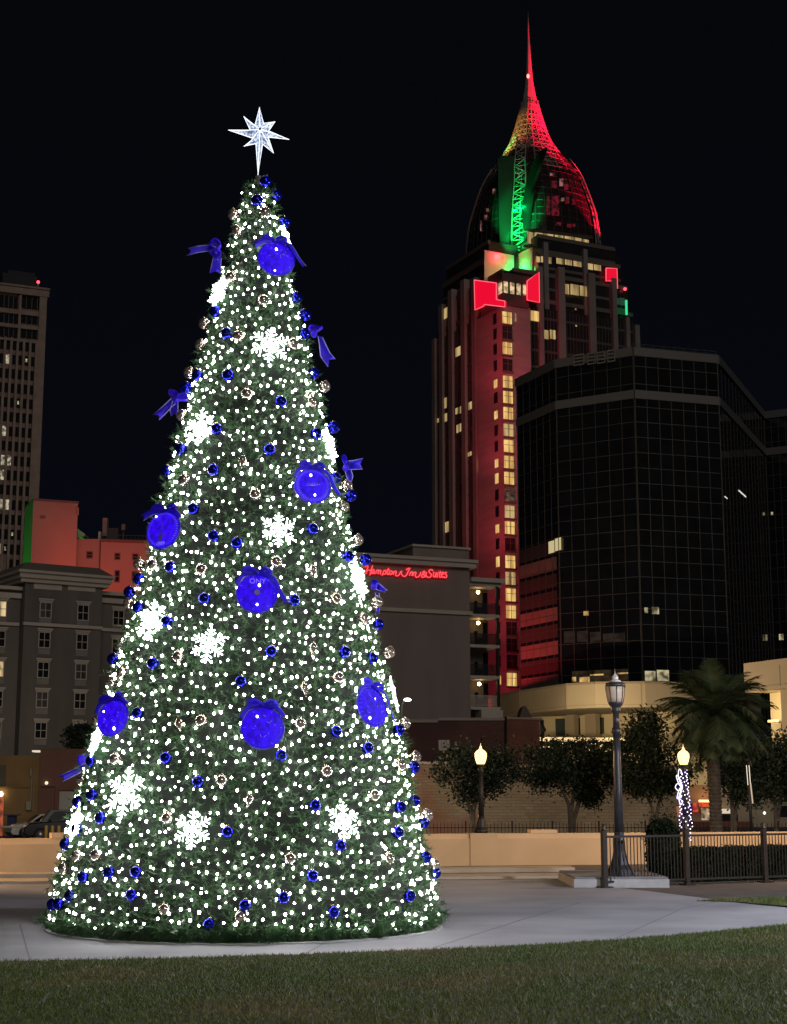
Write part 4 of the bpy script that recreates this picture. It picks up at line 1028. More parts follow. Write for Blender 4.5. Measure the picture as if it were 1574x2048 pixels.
lits(f2_, gb, [(1289, 1215, 1296, 1226), (1304, 1214, 1318, 1228), (1290, 1342, 1311, 1362), (1314, 1340, 1338, 1362)], m_olit2)
lits(f3_, gb, [(1478, 986, 1492, 988.5), (1450, 994, 1455, 996)], emat('white strip light', (1, .95, .85), .9))
lits(f4_, gb, [(1558, 1268, 1567, 1280), (1542, 1024, 1546, 1030)], m_olit2)
# added panels low on the left facet, red lit to imitate a glass reflection
m_redref = mat('reflection panel', (.16, .12, .115), (.20, .15, .14), .3, .25, spec=.6)
m_redref2 = mat('darker reflection panel', (.055, .045, .045), rough=.2, spec=.6)
u1_ = f0.L * .93
for k in range(9):
    z1 = f0.uv(1075, 1090 + 33 * k)[1]; z0_ = z1 - 3.0
    mb = MB(); f0.box(mb, .2, u1_ if k < 8 else u1_, z0_, z1, .01, .05); mb.build('reflection_panel', m_redref if k >= 4 and k % 2 == 0 or k in (1,) else m_redref2, gb)

# podium
m_pod = mat('beige podium panels', (.27, .215, .14), (.31, .25, .165), .12, .8, bump=.04, bscale=3)
m_podl = mat('pale podium wall', (.50, .42, .25), (.55, .46, .28), .2, .8)
PDZ = zY(1367.6, 300, 1133)
pd = thing('podium', 'beige concrete podium with recessed lit colonnade under the glass block', 'building', tuple(P(1133, 1367, 300)))
ppx = [(955, 1402), (997, 1389), (1040, 1381), (1133, 1367.6), (1190, 1364), (1290, 1363), (1420, 1366), (1520, 1385)]
pc = [PZ(x, y, PDZ) for x, y in ppx]
fz = [PZ(1140, 1417, 0)] 
zlow = P(1140, 1418, pc[3].y).z
mb = MB(); q = [(p.x, p.y) for p in pc]; mb.prism(q + [(q[-1][0], q[-1][1] + 60), (q[0][0], q[0][1] + 60)], zlow, PDZ); mb.build('fascia', m_pod, pd)
mb = MB()
for x in (1039, 1132, 1283):
    for i in range(len(ppx) - 1):
        if ppx[i][0] <= x < ppx[i + 1][0]:
            f = Fac(pc[i], pc[i + 1]); u, _ = f.uv(x, 1390); f.box(mb, u - .12, u + .12, zlow, PDZ - .1, 0, .06)
for i in range(len(pc) - 1): f = Fac(pc[i], pc[i + 1]); f.box(mb, 0, f.L, PDZ - .35, PDZ + .05, -.5, .2); f.box(mb, 0, f.L, zlow + .5, zlow + .62, 0, .05)
mb.build('panel_joints', mat('podium joints', (.2, .16, .10), rough=.9), pd)
fw2 = Fac(pc[1] + Vector((0, 6, 0)), pc[6] + Vector((0, 6, 0)))
mb = MB(); fw2.box(mb, 0, fw2.L, STREET, zlow - .003, -2, 0); mb.build('recessed_wall', m_podl, pd)
for (x0, y0, x1, y1) in ((1078, 1437, 1090, 1476), (1109, 1435, 1132, 1474), (1151, 1434, 1162.5, 1472), (1192, 1433, 1210, 1470), (1303, 1430, 1316, 1470)):
    window(fw2, pd, *fw2.rect(x0, y0, x1, y1, .05), 1, 1, .22, .002, mat('podium glass', (.05, .06, .055), rough=.1, spec=.6), m_podl)
fcol = Fac(pc[1] + Vector((0, 1.5, 0)), pc[6] + Vector((0, 1.5, 0)))
for (x0, x1) in ((1131, 1148), (1276, 1294)):
    u0, u1, _, _ = fcol.rect(x0, 1420, x1, 1470); mb = MB(); fcol.box(mb, u0, u1, STREET, zlow - .003, -1.6, 0); mb.build('column', m_pod, pd)
u0, u1, _, z1_ = fcol.rect(1170, 1427, 1191, 1470); mb = MB(); fcol.box(mb, u0, u1, STREET, z1_, -1.6, 0); mb.build('column', m_pod, pd)
fl_ = Fac(P(1076, 1479, 280), P(1250, 1466, 284))
mb = MB(); fl_.box(mb, 0, fl_.L, P(1076, 1479, 280).z - .3, P(1076, 1477, 280).z + .25, -3, 0); mb.build('ledge', mat('pale ledge', (.6, .52, .34), rough=.8), pd)
lamp('podium soffit light', 'AREA', tuple(P(1165, 1455, 283)), 2600, (1, .80, .45), aim=tuple(P(1180, 1425, 310)), size=None)
bpy.data.lights['podium soffit light'].shape = 'RECTANGLE'; bpy.data.lights['podium soffit light'].size = 16; bpy.data.lights['podium soffit light'].size_y = 1.2
pr = thing('podium', 'beige concrete wing at the right edge above a lit recess, behind the palm', 'building', tuple(P(1487, 1327, 250)))
PRZ = zY(1322, 250, 1530)
ra, rb = PZ(1487, 1327, PRZ), PZ(1660, 1305, PRZ); f = Fac(ra, rb)
zb_ = f.uv(1540, 1380)[1]
mb = MB(); f.box(mb, 0, f.L, zb_, PRZ, -20, 0); mb.build('fascia', m_pod, pr)
mb = MB(); f.prect(mb, 1559, 1330, 1560, 1372, 0, .05); f.box(mb, 0, f.L, zb_ + .7, zb_ + .82, 0, .05); mb.build('panel_joints', mat('podium joint', (.2, .16, .1), rough=.9), pr)
mb = MB(); f.box(mb, 0, f.L, STREET, zb_ - .003, -20, -5); mb.build('recessed_wall', m_podl, pr)
u0, u1, _, _ = f.rect(1567, 1385, 1590, 1470, -1); mb = MB(); f.box(mb, u0, u1, STREET, zb_ - .003, -2.5, -.6); mb.build('column', m_pod, pr)
mb = MB(); f.prect(mb, 1535, 1438, 1600, 1443, -4.9, -2); mb.build('ledge', mat('pale ledge b', (.6, .5, .32), rough=.8), pr)
mb = MB(); f.prect(mb, 1562, 1446, 1569, 1462, -4.9, -4.8); mb.build('doorway', m_blk, pr)
o = lamp('recess light', 'AREA', tuple(P(1545, 1432, 250)), 650, (1, .74, .36), aim=tuple(P(1548, 1405, 257))); o.data.shape = 'RECTANGLE'; o.data.size = 9; o.data.size_y = 1

# ------------------------------------------------------------------ the crowned skyscraper
TY = 450.
ctr = P(1057, 75, TY); TC = Vector((ctr.x, ctr.y, 0))
AL = math.radians(25.7); U = Vector((cos(AL), sin(AL), 0)); V = Vector((-sin(AL), cos(AL), 0))
def L(u, v, z): return TC + U * u + V * v + Vector((0, 0, z))
def tz(y): return zY(y, TY, 1060)
HH = 22.6
sky = thing('skyscraper', 'tall stepped skyscraper lit red and green beneath a latticed spire crown', 'skyscraper', (TC.x, TC.y, STREET))
m_sk = mat('tower dark glazing', (.016, .016, .017), (.026, .025, .025), .3, .25, spec=.5)
m_pier = mat('tower limestone pier', (.155, .145, .135), (.20, .185, .175), .1, .8)
m_redp = mat('tower corner masonry', (.20, .16, .155), (.25, .20, .19), .1, .8, stretch=(1, 1, 6))
def lbox(mb, u0, u1, v0, v1, z0, z1):
    return mb.hexa([L(u0, v0, z0), L(u1, v0, z0), L(u1, v1, z0), L(u0, v1, z0), L(u0, v0, z1), L(u1, v0, z1), L(u1, v1, z1), L(u0, v1, z1)])
def face_r(h): return Fac(L(-h, -h, 0), L(h, -h, 0))     # face seen on the right
def face_l(h): return Fac(L(-h, h, 0), L(-h, -h, 0))     # face seen on the left
zA = zY(648, TY - 10, 1278)
tiers = [(HH, zA, HH), (20.9, zY(632, TY - 9, 1262), 21.9), (19.5, zY(580, TY - 9, 1253), 21.7), (17.2, zY(543, TY - 7, 1236), 21.5), (15.6, zY(510, TY - 7, 1211), 21.3)]
zprev = STREET
for i, (h, z, H_) in enumerate(tiers):
    mb = MB()
    if i == 0: lbox(mb, -h, h, -h, h, zprev, z)
    elif i >= 3:
        a_ = 11.; pl_ = [(-a_, -H_), (h, -H_), (h, -h), (H_, -h), (H_, h), (h, h), (h, H_), (-h, H_), (-h, h), (-H_, h), (-H_, -a_), (-a_, -a_)]
        mb.prism([L(u_, v_, 0) for u_, v_ in pl_], zprev + .01, z)
    else:
        lbox(mb, -h, h, -H_, H_, zprev + .01, z); lbox(mb, -H_, -h - .01, -h, h, zprev + .01, z); lbox(mb, h + .01, H_, -h, h, zprev + .01, z)
    mb.build('tower_tier', m_sk, sky)
    zprev = z
zE = tiers[-1][1]
FR0, FL0 = face_r(HH), face_l(HH)
FR, FL = face_r(21.9), face_l(21.9)
# piers on both faces
def pier(f, x, wpx, ytop, ybot=1400, o0=-1., o1=.9, yref=None):
    mb = MB(); r = f.rect(x - wpx / 2, ytop, x + wpx / 2, ytop + 6, o1)
    f.box(mb, r[0], r[1], STREET, r[3], o0, o1); mb.build('pier', m_pier, sky)
for x, wd, yt in ((1082, 8, 534), (1123, 13, 534), (1184, 13, 546), (1229, 9, 556), (1256, 7, 634), (1275, 9, 650)): pier(FR0, x, wd, yt)
for x, wd, yt in ((1092, 9, 484), (1171, 8, 498)): pier(FR, x, wd, yt, o0=-.8, o1=.35)
for x, wd, yt in ((866, 6, 678), (880, 7, 610), (899, 8, 580), (924, 8, 560), (945, 7, 556)): pier(FL0, x, wd, yt)
mb = MB()
for f, uu in ((FR0, (8.2, 2 * HH)), (FL0, (0, 2 * HH - 14.5))):
    z = zA - 3
    while z > 5:
        f.box(mb, uu[0], uu[1], z - .35, z + .35, 0, .12); z -= 4.85
    n = 34
    for j in range(n + 1): u = uu[0] + (uu[1] - uu[0]) * j / n; f.box(mb, u - .07, u + .07, STREET, zA - .2, .0, .1)
mb.build('spandrels', mat('tower spandrel', (.06, .056, .05), rough=.5), sky)
mb = MB()
for h, z, H_ in tiers[1:]:
    for f_, s_ in ((face_r(H_), 1), (face_l(H_), -1)):
        f_.box(mb, (H_ - h if h > 18 or s_ < 0 else H_ - 11), (H_ + h if h > 18 or s_ > 0 else H_ + 11), z - .9, z + .3, -.5, .25)
    z2 = z - 4.5
    for f_, s_ in ((face_r(H_), 1), (face_l(H_), -1)): f_.box(mb, (H_ - h if h > 18 or s_ < 0 else H_ - 11), (H_ + h if h > 18 or s_ > 0 else H_ + 11), z2 - .4, z2 + .4, -.1, .12)
mb.build('tier_bands', mat('tier band', (.10, .085, .07), rough=.7), sky)
# red corner shaft
mb = MB(); ND = 419.5; zs = zY(612, ND, 1000)
lbox(mb, -HH - 1.4, -HH + 7.2, -HH - 1.4, -HH + 14.3, STREET, zs); mb.build('corner_shaft', m_redp, sky)
FRs = Fac(L(-HH - 1.4, -HH - 1.4, 0), L(-HH + 7.2, -HH - 1.4, 0)); FLs = Fac(L(-HH - 1.4, -HH + 14.3, 0), L(-HH - 1.4, -HH - 1.4, 0))
m_slit = emat('warm tower window', (1, .66, .22), .92, (.75, .42, .12), .9, .7, (1, 1, .12))
m_slit2 = emat('soft tower window', (1, .70, .30), .55, (.5, .33, .12), .7, .55, (1, 1, .12))
m_sdim = emat('dim tower window', (.35, .24, .14), .3, (.1, .07, .05), .8, .3)
uB = FRs.uv(1015.5, 800)[0]
ys = [637, 667, 698, 731, 765, 795.6, 827.6, 861, 893, 925, 957, 991, 1024, 1056, 1089, 1124, 1157, 1190, 1224, 1257, 1290, 1324, 1359]
dark = {1, 3, 14, 19, 20, 21}; dim = {11}
for i, y in enumerate(ys):
    _, z = FRs.uv(1017, y)
    mb = MB(); FRs.box(mb, uB - 1.45, uB + 1.45, z - 1.75, z + 1.75, .01, .35)
    wo = mb.build('bay_window', m_slit if i not in dark | dim | {7, 12, 16} else m_slit2 if i not in dark | dim else (m_sdim if i in dim else m_sk), sky)
    mb = MB(); FRs.box(mb, uB - .07, uB + .07, z - 1.75, z + 1.75, .352, .42); FRs.box(mb, uB - 1.45, uB + 1.45, z + .3, z + .42, .352, .41)
    FRs.box(mb, uB - 1.6, uB + 1.6, z - 2.3, z - 1.76, .0, .6); mb.build('bay_frame', mat('bay frame', (.09, .06, .055), rough=.7), wo)
uN = FLs.uv(992, 800)[0]
for i, y in enumerate(ys):
    _, z = FLs.uv(992, y); litn = i in (4, 6, 9, 10, 13, 15, 22); h_ = 1.3 if i in (10, 15) else .8
    mb = MB(); FLs.box(mb, uN - .45 * 2, uN + .45 * 2, z - 1.5, z + (1.5 if not litn else h_), .01, .12); mb.build('slot_window', m_slit if litn else m_blk, sky)
# other lit windows
lits(FL0, sky, [(880, 617, 886, 638), (887, 616, 895, 637), (911, 694, 921, 712), (882, 797, 893, 818), (904, 818, 909, 830), (911, 816, 916, 828), (919, 812, 926, 826), (936, 804, 944, 819), (880, 829, 894, 845), (868, 838, 879, 846), (913, 848, 924, 864), (954, 918, 961, 944), (963, 917, 971, 942), (966, 952, 972, 970), (882, 1045, 888, 1065), (890, 1043, 901, 1064), (930, 905, 943, 913)], m_slit2, .16)
lits(FR0, sky, [(1087, 660, 1097, 678), (1100, 660, 1111, 678), (1127, 568, 1138, 588), (1141, 569, 1158, 590), (1160, 572, 1174, 592), (1150, 617, 1153, 620), (1151, 650, 1154, 653)], m_slit2, .16)
lits(FRs, sky, [(1030, 627, 1033, 643)], m_slit2, .1)
lits(FR0, sky, [(1047, 620, 1061, 640), (1063, 622, 1078, 642)], m_slit, .4)
lits(face_r(21.3), sky, [(1072, 513, 1080, 524), (1082, 513, 1092, 525), (1095, 514, 1103, 527), (1113, 516, 1127, 528), (1130, 517, 1144, 530), (1147, 518, 1163, 533), (1173, 524, 1186, 539), (1188, 525, 1202, 541)], m_slit2, .3)
# dome and spire ------------------------------------------------
PRF = [(508, 133), (490, 132), (470, 130), (440, 126), (400, 113), (370, 102), (350, 91), (335, 80), (320, 69), (305, 58), (290, 47), (270, 38), (250, 31), (225, 23), (200, 17), (175, 11.5), (155, 8.2), (115, 5.2), (78, 2.6)]
dz_ = [(tz(y), wpx / 3100 * 461 / 1.13) for y, wpx in PRF]
dzs = sorted(dz_)
def s_at(z):
    for (z0, s0), (z1, s1) in zip(dzs, dzs[1:]):
        if z <= z1: t = (z - z0) / (z1 - z0); return s0 + (s1 - s0) * max(0, t)
    return dzs[-1][1]
def dome_pt(ph, z, k=1., n=3.0):
    s = s_at(z) * k; r = s / (abs(cos(ph)) ** n + abs(sin(ph)) ** n) ** (1 / n); r *= 1 - .30 * math.exp(-(((ph % (2 * pi)) - 1.25 * pi) / .22) ** 2) * min(1, max(0, (tz(300) - z) / 14)); return L(r * cos(ph), r * sin(ph), z)
def skin(mb, z0, z1, nz, nph, k, n=3.0):
    vs = []; 
    for i in range(nz + 1):
        z = z0 + (z1 - z0) * i / nz
        for j in range(nph): vs.append(dome_pt(2 * pi * j / nph, z, k, n))
    fs = [(i * nph + j, i * nph + (j + 1) % nph, (i + 1) * nph + (j + 1) % nph, (i + 1) * nph + j) for i in range(nz) for j in range(nph)] + [tuple(nz * nph + j for j in range(nph))]
    mb.add(vs, fs)
zD0, zD1 = zE + .01, tz(318)
m_dome = mat('dome glass', (.020, .013, .015), (.032, .020, .022), .3, .12, spec=.6)
m_lat = mat('crown steel lattice', (.21, .19, .17), rough=.6)
m_ribd = mat('dome mullions', (.045, .035, .03), rough=.6)
mb = MB(); skin(mb, zD0, zD1, 14, 64, 1.0); mb.build('glass_dome', m_dome, sky)
mb = MB()
for j in range(40): mb.tube([dome_pt(2 * pi * j / 40, zD0 + (zD1 - zD0) * i / 12, 1.005) for i in range(13)], .10, 4)
for i in range(0, 15): z = zD0 + (zD1 - zD0) * i / 15; mb.tube([dome_pt(2 * pi * j / 48, z, 1.005) for j in range(49)], .10 if i % 4 else .2, 4)
mb.build('dome_mullions', m_ribd, sky)
mb = MB(); skin(mb, zD1 - 1, tz(212), 14, 48, .80, 2.4); mb.build('inner_cone', mat('inner crown cone', (.12, .105, .095), rough=.6), sky)
mb = MB(); skin(mb, tz(222), tz(78), 16, 8, 1.0, 2.0); mb.build('spire', mat('spire cladding', (.21, .19, .18), rough=.6), sky)
tp_ = tz(25); mb = MB(); mb.tube([L(0, 0, tz(80)), L(0, 0, tz(50)), L(0, 0, tp_)], [.32, .2, .08], 6); mb.build('mast', mat('mast', (.2, .18, .17), rough=.5), sky)
mb = MB(); zs_ = [tz(362) + (tz(205) - tz(362)) * i / 14 for i in range(15)]; NP = 22
for i, z in enumerate(zs_):
    mb.tube([dome_pt(2 * pi * j / NP, z, 1.0, 2.6) for j in range(NP + 1)], .27, 4)
    if i:
        for j in range(NP):
            a_, b_ = 2 * pi * j / NP, 2 * pi * (j + 1) / NP
            if (i + j) % 2: a_, b_ = b_, a_
            if R.random() < .85: mb.tube([dome_pt(a_, zs_[i - 1], 1, 2.6), dome_pt(b_, z, 1, 2.6)], .19, 3)
for j in range(NP): mb.tube([dome_pt(2 * pi * j / NP, z, 1.0, 2.6) for z in zs_], .24, 4)
mb.build('crown_lattice', m_lat, sky)
# V shaped tongues of cladding at the lattice top
mb = MB()
for j in range(8):
    a_ = 2 * pi * (j + .5) / 8; w_ = .33
    mb.add([dome_pt(a_ - w_, tz(212), 1.01, 2.2), dome_pt(a_ + w_, tz(212), 1.01, 2.2), dome_pt(a_, tz(236), 1.01, 2.2)], [(0, 2, 1)])
mb.build('spire_tongues', mat('tongue cladding', (.22, .2, .19), rough=.5), sky)
# corner trusses following the dome ribs
def tzn(y): return zY(y, 433, 1025)
def truss(ph, y0, y1, wdt, off, name, n=15, k0=1.02, tz=tz):
    mb = MB(); A, B, C_ = [], [], []
    for i in range(n + 1):
        z = tz(y0) + (tz(y1) - tz(y0)) * i / n
        zz = min(max(z, zD0), tz(100)); c = dome_pt(ph, zz, k0); out = (c - L(0, 0, zz)); out.z = 0
        out = out.normalized() if out.length > .1 else U; side = Vector((-out.y, out.x, 0)); c = Vector((c.x, c.y, z)) + out * off
        ww_ = wdt * (1 - .45 * i / n)
        A.append(c + side * ww_ + out * .3); B.append(c - side * ww_ + out * .3); C_.append(c - out * 1.2)
    for q in (A, B, C_): mb.tube(q, .26, 4)
    for i in range(n):
        mb.tube([A[i], B[i]], .15, 4); mb.tube([A[i], B[i + 1]] if i % 2 else [B[i], A[i + 1]], .22, 4); mb.tube([A[i], C_[i + 1]], .12, 4); mb.tube([B[i], C_[i + 1]], .12, 4)
    mb.build(name, m_lat, sky)
truss(math.radians(225), 546, 250, 2.5, 1.5, 'corner_truss', 21, 1.02, tzn)
truss(math.radians(315), 506, 330, 1.5, .5, 'corner_truss', 14)
truss(math.radians(135), 506, 330, 1.5, .3, 'corner_truss', 14)
m_ribc = mat('rib cladding', (.34, .28, .26), rough=.5)
def rib(ph, y0, y1, hw, k, name):
    mb = MB(); n = 14; rows_ = []
    for i in range(n + 1):
        z = tz(y0) + (tz(y1) - tz(y0)) * i / n; c = dome_pt(ph, max(z, zD0), k); out = c - L(0, 0, c.z); out.z = 0; out.normalize(); sd = Vector((-out.y, out.x, 0))
        w_ = hw * (1 - .75 * i / n); c.z = z; rows_ += [c + sd * w_, c + out * .4, c - sd * w_]
    mb.add(rows_, [(3 * i + a, 3 * i + a + 1, 3 * i + a + 4, 3 * i + a + 3) for i in range(n) for a in (0, 1)]); mb.build(name, m_ribc, sky)
rib(math.radians(315), 507, 365, 2.0, 1.02, 'corner_rib'); rib(math.radians(135), 507, 330, 1.8, 1.02, 'corner_rib')
# dark blades flanking the green truss
m_fin = mat('dark blade cladding', (.012, .012, .012), rough=.5, spec=.3)
fL_ = Fac(L(-24, -10.6, 0), L(-10, -10.6, 0)); fR_ = Fac(L(-10.3, -10, 0), L(-10.3, -24, 0))
mb = MB(); fL_.poly(mb, [(995, 318), (1004, 311), (1029, 312), (1027, 350), (1023, 400), (1020, 450), (1017, 505), (1000, 502), (998, 420)], -.8, 0); mb.build('dark_blade', m_fin, sky)
mb = MB()
ob = [(1050, 497), (1053, 465), (1057, 425), (1064, 380), (1073, 345), (1084, 315), (1091, 294)]; ib = [(1078, 303), (1063, 330), (1052, 365), (1045, 405), (1041, 450), (1037, 507)]
pts = ob + ib
q = [(lambda uz: fR_.pt(uz[0], uz[1], 0))(fR_.uv(x, y)) for x, y in pts]
n = len(ob); vs = [p for p in q] + [p - fR_.n * .9 for p in q]; N_ = len(q)
lft = ib[::-1]; 
strip_o = q[:n]; strip_i = q[n:][::-1]
vs = []; 
for i in range(n):
    b_ = strip_i[min(i, len(strip_i) - 1)]; vs += [strip_o[i], b_, strip_o[i] - fR_.n * .9, b_ - fR_.n * .9]
fs = []
for i in range(n - 1):
    o_ = 4 * i; p_ = o_ + 4; fs += [(o_, o_ + 1, p_ + 1, p_), (o_ + 2, p_ + 2, p_ + 3, o_ + 3), (o_, p_, p_ + 2, o_ + 2), (o_ + 1, o_ + 3, p_ + 3, p_ + 1)]
fs += [(0, 2, 3, 1), (4 * n - 4, 4 * n - 3, 4 * n - 1, 4 * n - 2)]
mb.add(vs, fs); mb.build('dark_blade', m_fin, sky)
# lit band of glazing at the dome foot
fb_ = face_r(17.5)
for (x0, y0, x1, y1) in ((1055, 464, 1067, 487), (1070, 464, 1087, 490), (1089, 466, 1107, 491), (1110, 469, 1127, 494), (1130, 472, 1147, 497), (1150, 476, 1164, 500), (1166, 479, 1178, 503)):
    mb = MB(); fb_.prect(mb, x0, y0, x1, y1, .0, .2); mb.build('lit_window', m_slit2, sky)
mb = MB(); 
for (a_, b_) in (((1052, 458), (1182, 470)), ((1052, 462), (1182, 475))): pass
fb_.poly(mb, [(1048, 455), (1186, 472), (1186, 478), (1048, 461)], -.6, .5); fb_.poly(mb, [(1048, 489), (1186, 507), (1186, 511), (1048, 494)], -.6, .4); mb.build('dome_ledge', m_ribd, sky)
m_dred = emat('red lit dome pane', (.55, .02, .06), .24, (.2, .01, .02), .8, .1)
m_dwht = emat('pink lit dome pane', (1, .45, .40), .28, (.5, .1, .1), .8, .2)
def dome_hit(px, py):
    d = ray(px, py); 
    for i in range(400):
        Yq = TY - 30 + i * .1; p = EYE + d * (Yq / d.y); rel = p - L(0, 0, p.z); u_, v_ = rel.dot(U), rel.dot(V); s = s_at(p.z)
        if p.z > zD0 and (abs(u_) ** 3 + abs(v_) ** 3) ** (1 / 3) < s * 1.015: return p
    return None
for (x0, y0, x1, y1, m) in ((1100, 346, 1108, 351, 1), (1093, 392, 1100, 430, 0), (1103, 392, 1118, 432, 0), (1122, 396, 1128, 402, 1), (1131, 394, 1138, 408, 0), (1144, 398, 1150, 410, 0), (1103, 362, 1113, 376, 0), (1119, 358, 1126, 372, 1), (1128, 368, 1136, 380, 0), (1110, 445, 1122, 452, 0), (1134, 448, 1150, 455, 0), (977, 325, 990, 352, 0), (986, 378, 990, 388, 1), (973, 417, 977, 424, 1), (970, 430, 974, 440, 1), (961, 442, 963, 462, 1)):
    ps = [dome_hit(x, y) for x, y in ((x0, y1), (x1, y1), (x1, y0), (x0, y0))]
    if None in ps: continue
    nn = (ps[1] - ps[0]).cross(ps[3] - ps[0]).normalized(); 
    if nn.y > 0: nn = -nn
    mb = MB(); mb.slab(ps, nn * .12); mb.build('dome_pane', m_dwht if m else m_dred, sky)
# corner cabin and floodlit screen panels
m_panel = mat('pale screen panel', (.55, .50, .46), rough=.6)
m_pred = emat('red wash panel', (1, .003, .035), .86); m_pedge = emat('panel edge light', (1, .16, .2), 1.1)  # glow in the red panels stands in for floodlight washing the walls
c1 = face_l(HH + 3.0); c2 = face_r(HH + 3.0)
def glow_panel(f, pts, m=m_pred, o=.0):
    mb = MB(); f.poly(mb, pts, -.5, o); po = mb.build('glow_panel', m, sky)
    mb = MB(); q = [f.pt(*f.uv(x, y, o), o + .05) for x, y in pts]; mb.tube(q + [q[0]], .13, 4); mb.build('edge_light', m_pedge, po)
glow_panel(c1, [(948.5, 560), (993, 566), (993, 599), (1010, 602), (1010, 614), (969, 609), (966, 613), (950, 620)])
glow_panel(c2, [(1054, 562), (1078, 544), (1079, 605), (1054, 600)])
fb2 = face_r(HH + .3); glow_panel(fb2, [(1212, 536), (1234, 537), (1235, 577), (1227, 577), (1226, 562), (1212, 562)])
mb = MB(); Fac(L(-21.4, -11.3, 0), L(-11.3, -11.3, 0)).poly(mb, [(969, 500), (1028, 511), (1028, 566), (969, 563)], -.25, 0); mb.build('screen_panel', m_panel, sky)
mb = MB(); Fac(L(-11.3, -11.3, 0), L(-11.3, -21.4, 0)).poly(mb, [(1028.5, 512), (1064, 494), (1065, 560), (1028.5, 560)], -.25, 0); mb.build('screen_panel', m_panel, sky)
q = c2.uv(1030, 600); 
zc0_, zc1_, zc2_ = zY(602, ND, 1010), zY(590, ND, 1010), zY(551, ND, 1010)
mb = MB(); lbox(mb, -HH - 2, -HH + 6.4, -HH - 2, -HH + 11, zs - .2, zc1_); lbox(mb, -HH - 2.3, -HH + 6.7, -HH - 2.3, -HH + 11.3, zY(566, ND, 1010), zc2_); mb.build('corner_cabin', mat('cabin masonry', (.10, .05, .05), rough=.8), sky)
mb = MB(); lbox(mb, -HH - 1.6, -HH + 6.0, -HH - 1.6, -HH + 10.6, zc1_ + .02, zY(566.5, ND, 1010)); mb.build('cabin_window', emat('cabin window', (1, .70, .38), .9, (.45, .3, .2), .7, .25), sky)
mb = MB(); fcl = Fac(L(-HH - 2, -HH + 11, 0), L(-HH - 2, -HH - 2, 0)); fcr = Fac(L(-HH - 2, -HH - 2, 0), L(-HH + 6.4, -HH - 2, 0))
for f_ in (fcl, fcr):
    for j in range(5): u = f_.L * j / 4; f_.box(mb, max(0, u - .25), min(f_.L, u + .25), zc1_, zY(566, ND, 1010), -.3, -.02)
mb.build('cabin_mullions', m_blk, sky)
q = FR0.pt(*FR0.uv(1250, 578), 0); MB().ball(q, .5, 8, 6).build('beacon', emat('red beacon tower', (1, .06, .09), 3), sky)
q = dome_pt(math.radians(225), tz(156), 1.1); MB().ball(q, .45, 8, 6, (1, 1, 1.6)).build('beacon', emat('pinkish beacon', (1, .35, .3), 2), sky)
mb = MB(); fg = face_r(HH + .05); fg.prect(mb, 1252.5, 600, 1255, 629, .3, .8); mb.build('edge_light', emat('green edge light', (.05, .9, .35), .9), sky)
mb = MB(); fg.prect(mb, 1229, 616, 1250, 628, .0, .3); mb.build('glow_panel', emat('dim green panel', (.01, .12, .035), .35), sky)
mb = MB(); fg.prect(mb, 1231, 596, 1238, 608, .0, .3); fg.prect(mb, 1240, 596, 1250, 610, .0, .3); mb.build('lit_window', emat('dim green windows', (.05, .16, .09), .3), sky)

# floodlights
RED, GRN = (1, .002, .045), (.0, 1, .16)
def Pz(u, v, z): return tuple(L(u, v, z))
n_near = -HH
lamp('green truss flood', 'SPOT', Pz(-16.5, -16.5, tzn(549)), 120000, GRN, aim=Pz(-11, -11, tzn(400)), size=.4, spot=math.radians(50), blend=.6)
lamp('green screen flood', 'POINT', Pz(-13.2, -14.0, tzn(536)), 1200, GRN, size=.4)
lamp('green truss flood front', 'SPOT', Pz(-27, -27, tzn(500)), 150000, GRN, aim=Pz(-11, -11, tzn(425)), size=.4, spot=math.radians(40), blend=.7)
lamp('green truss flood mid', 'POINT', Pz(-12.5, -12.5, tzn(465)), 900, GRN, size=.3)
lamp('green truss flood upper', 'POINT', Pz(-10.5, -10.5, tzn(405)), 1800, GRN, size=.3)
lamp('red screen flood', 'POINT', tuple(L(-18.6, -12.7, tzn(516))), 1100, (1, .03, .05), size=.4)
lamp('amber screen flood', 'POINT', tuple(L(-20.5, -14.5, tzn(552))), 160, (1, .35, .08), size=.4)
lamp('red truss flood', 'SPOT', Pz(28, -25, tz(520)), 190000, RED, aim=Pz(16, -15, tz(445)), size=.4, spot=math.radians(40), blend=.5)
lamp('red truss flood left', 'SPOT', Pz(-21, 19, tz(512)), 12000, RED, aim=Pz(-14, 14, tz(350)), size=.4, spot=math.radians(36), blend=.5)
lamp('red crown flood', 'SPOT', tuple(L(34, -34, tz(430))), 1000000, RED, aim=Pz(0, 0, tz(235)), size=1, spot=math.radians(34), blend=.4)
lamp('red spire flood', 'SPOT', tuple(L(14, -26, tz(345))), 420000, RED, aim=Pz(0, 0, tz(175)), size=1, spot=math.radians(40), blend=.5)
lamp('amber crown flood', 'SPOT', tuple(L(-30, -6, tz(380))), 85000, (1, .42, .10), aim=Pz(0, 0, tz(262)), size=1, spot=math.radians(22), blend=.5)
lamp('green crown flood', 'SPOT', tuple(L(-22, 2, tz(330))), 40000, GRN, aim=Pz(-3, 0, tz(290)), size=1, spot=math.radians(22), blend=.7)
nearc = L(-HH, -HH, 0); outw = (-U - V).normalized()
for i, z in enumerate((8, 31, 54, 77, 100, 123)):
    lamp('red shaft flood', 'SPOT', tuple(nearc + outw * 27 - U * 3 + Vector((0, 0, z - 6))), 21000 * (.95, 1.05, 1.3, 1.5, 1.6, 1.6)[i], (1, .075, .12), aim=tuple(nearc + V * 2 + Vector((0, 0, z + 3))), size=1, spot=math.radians(60), blend=.8)
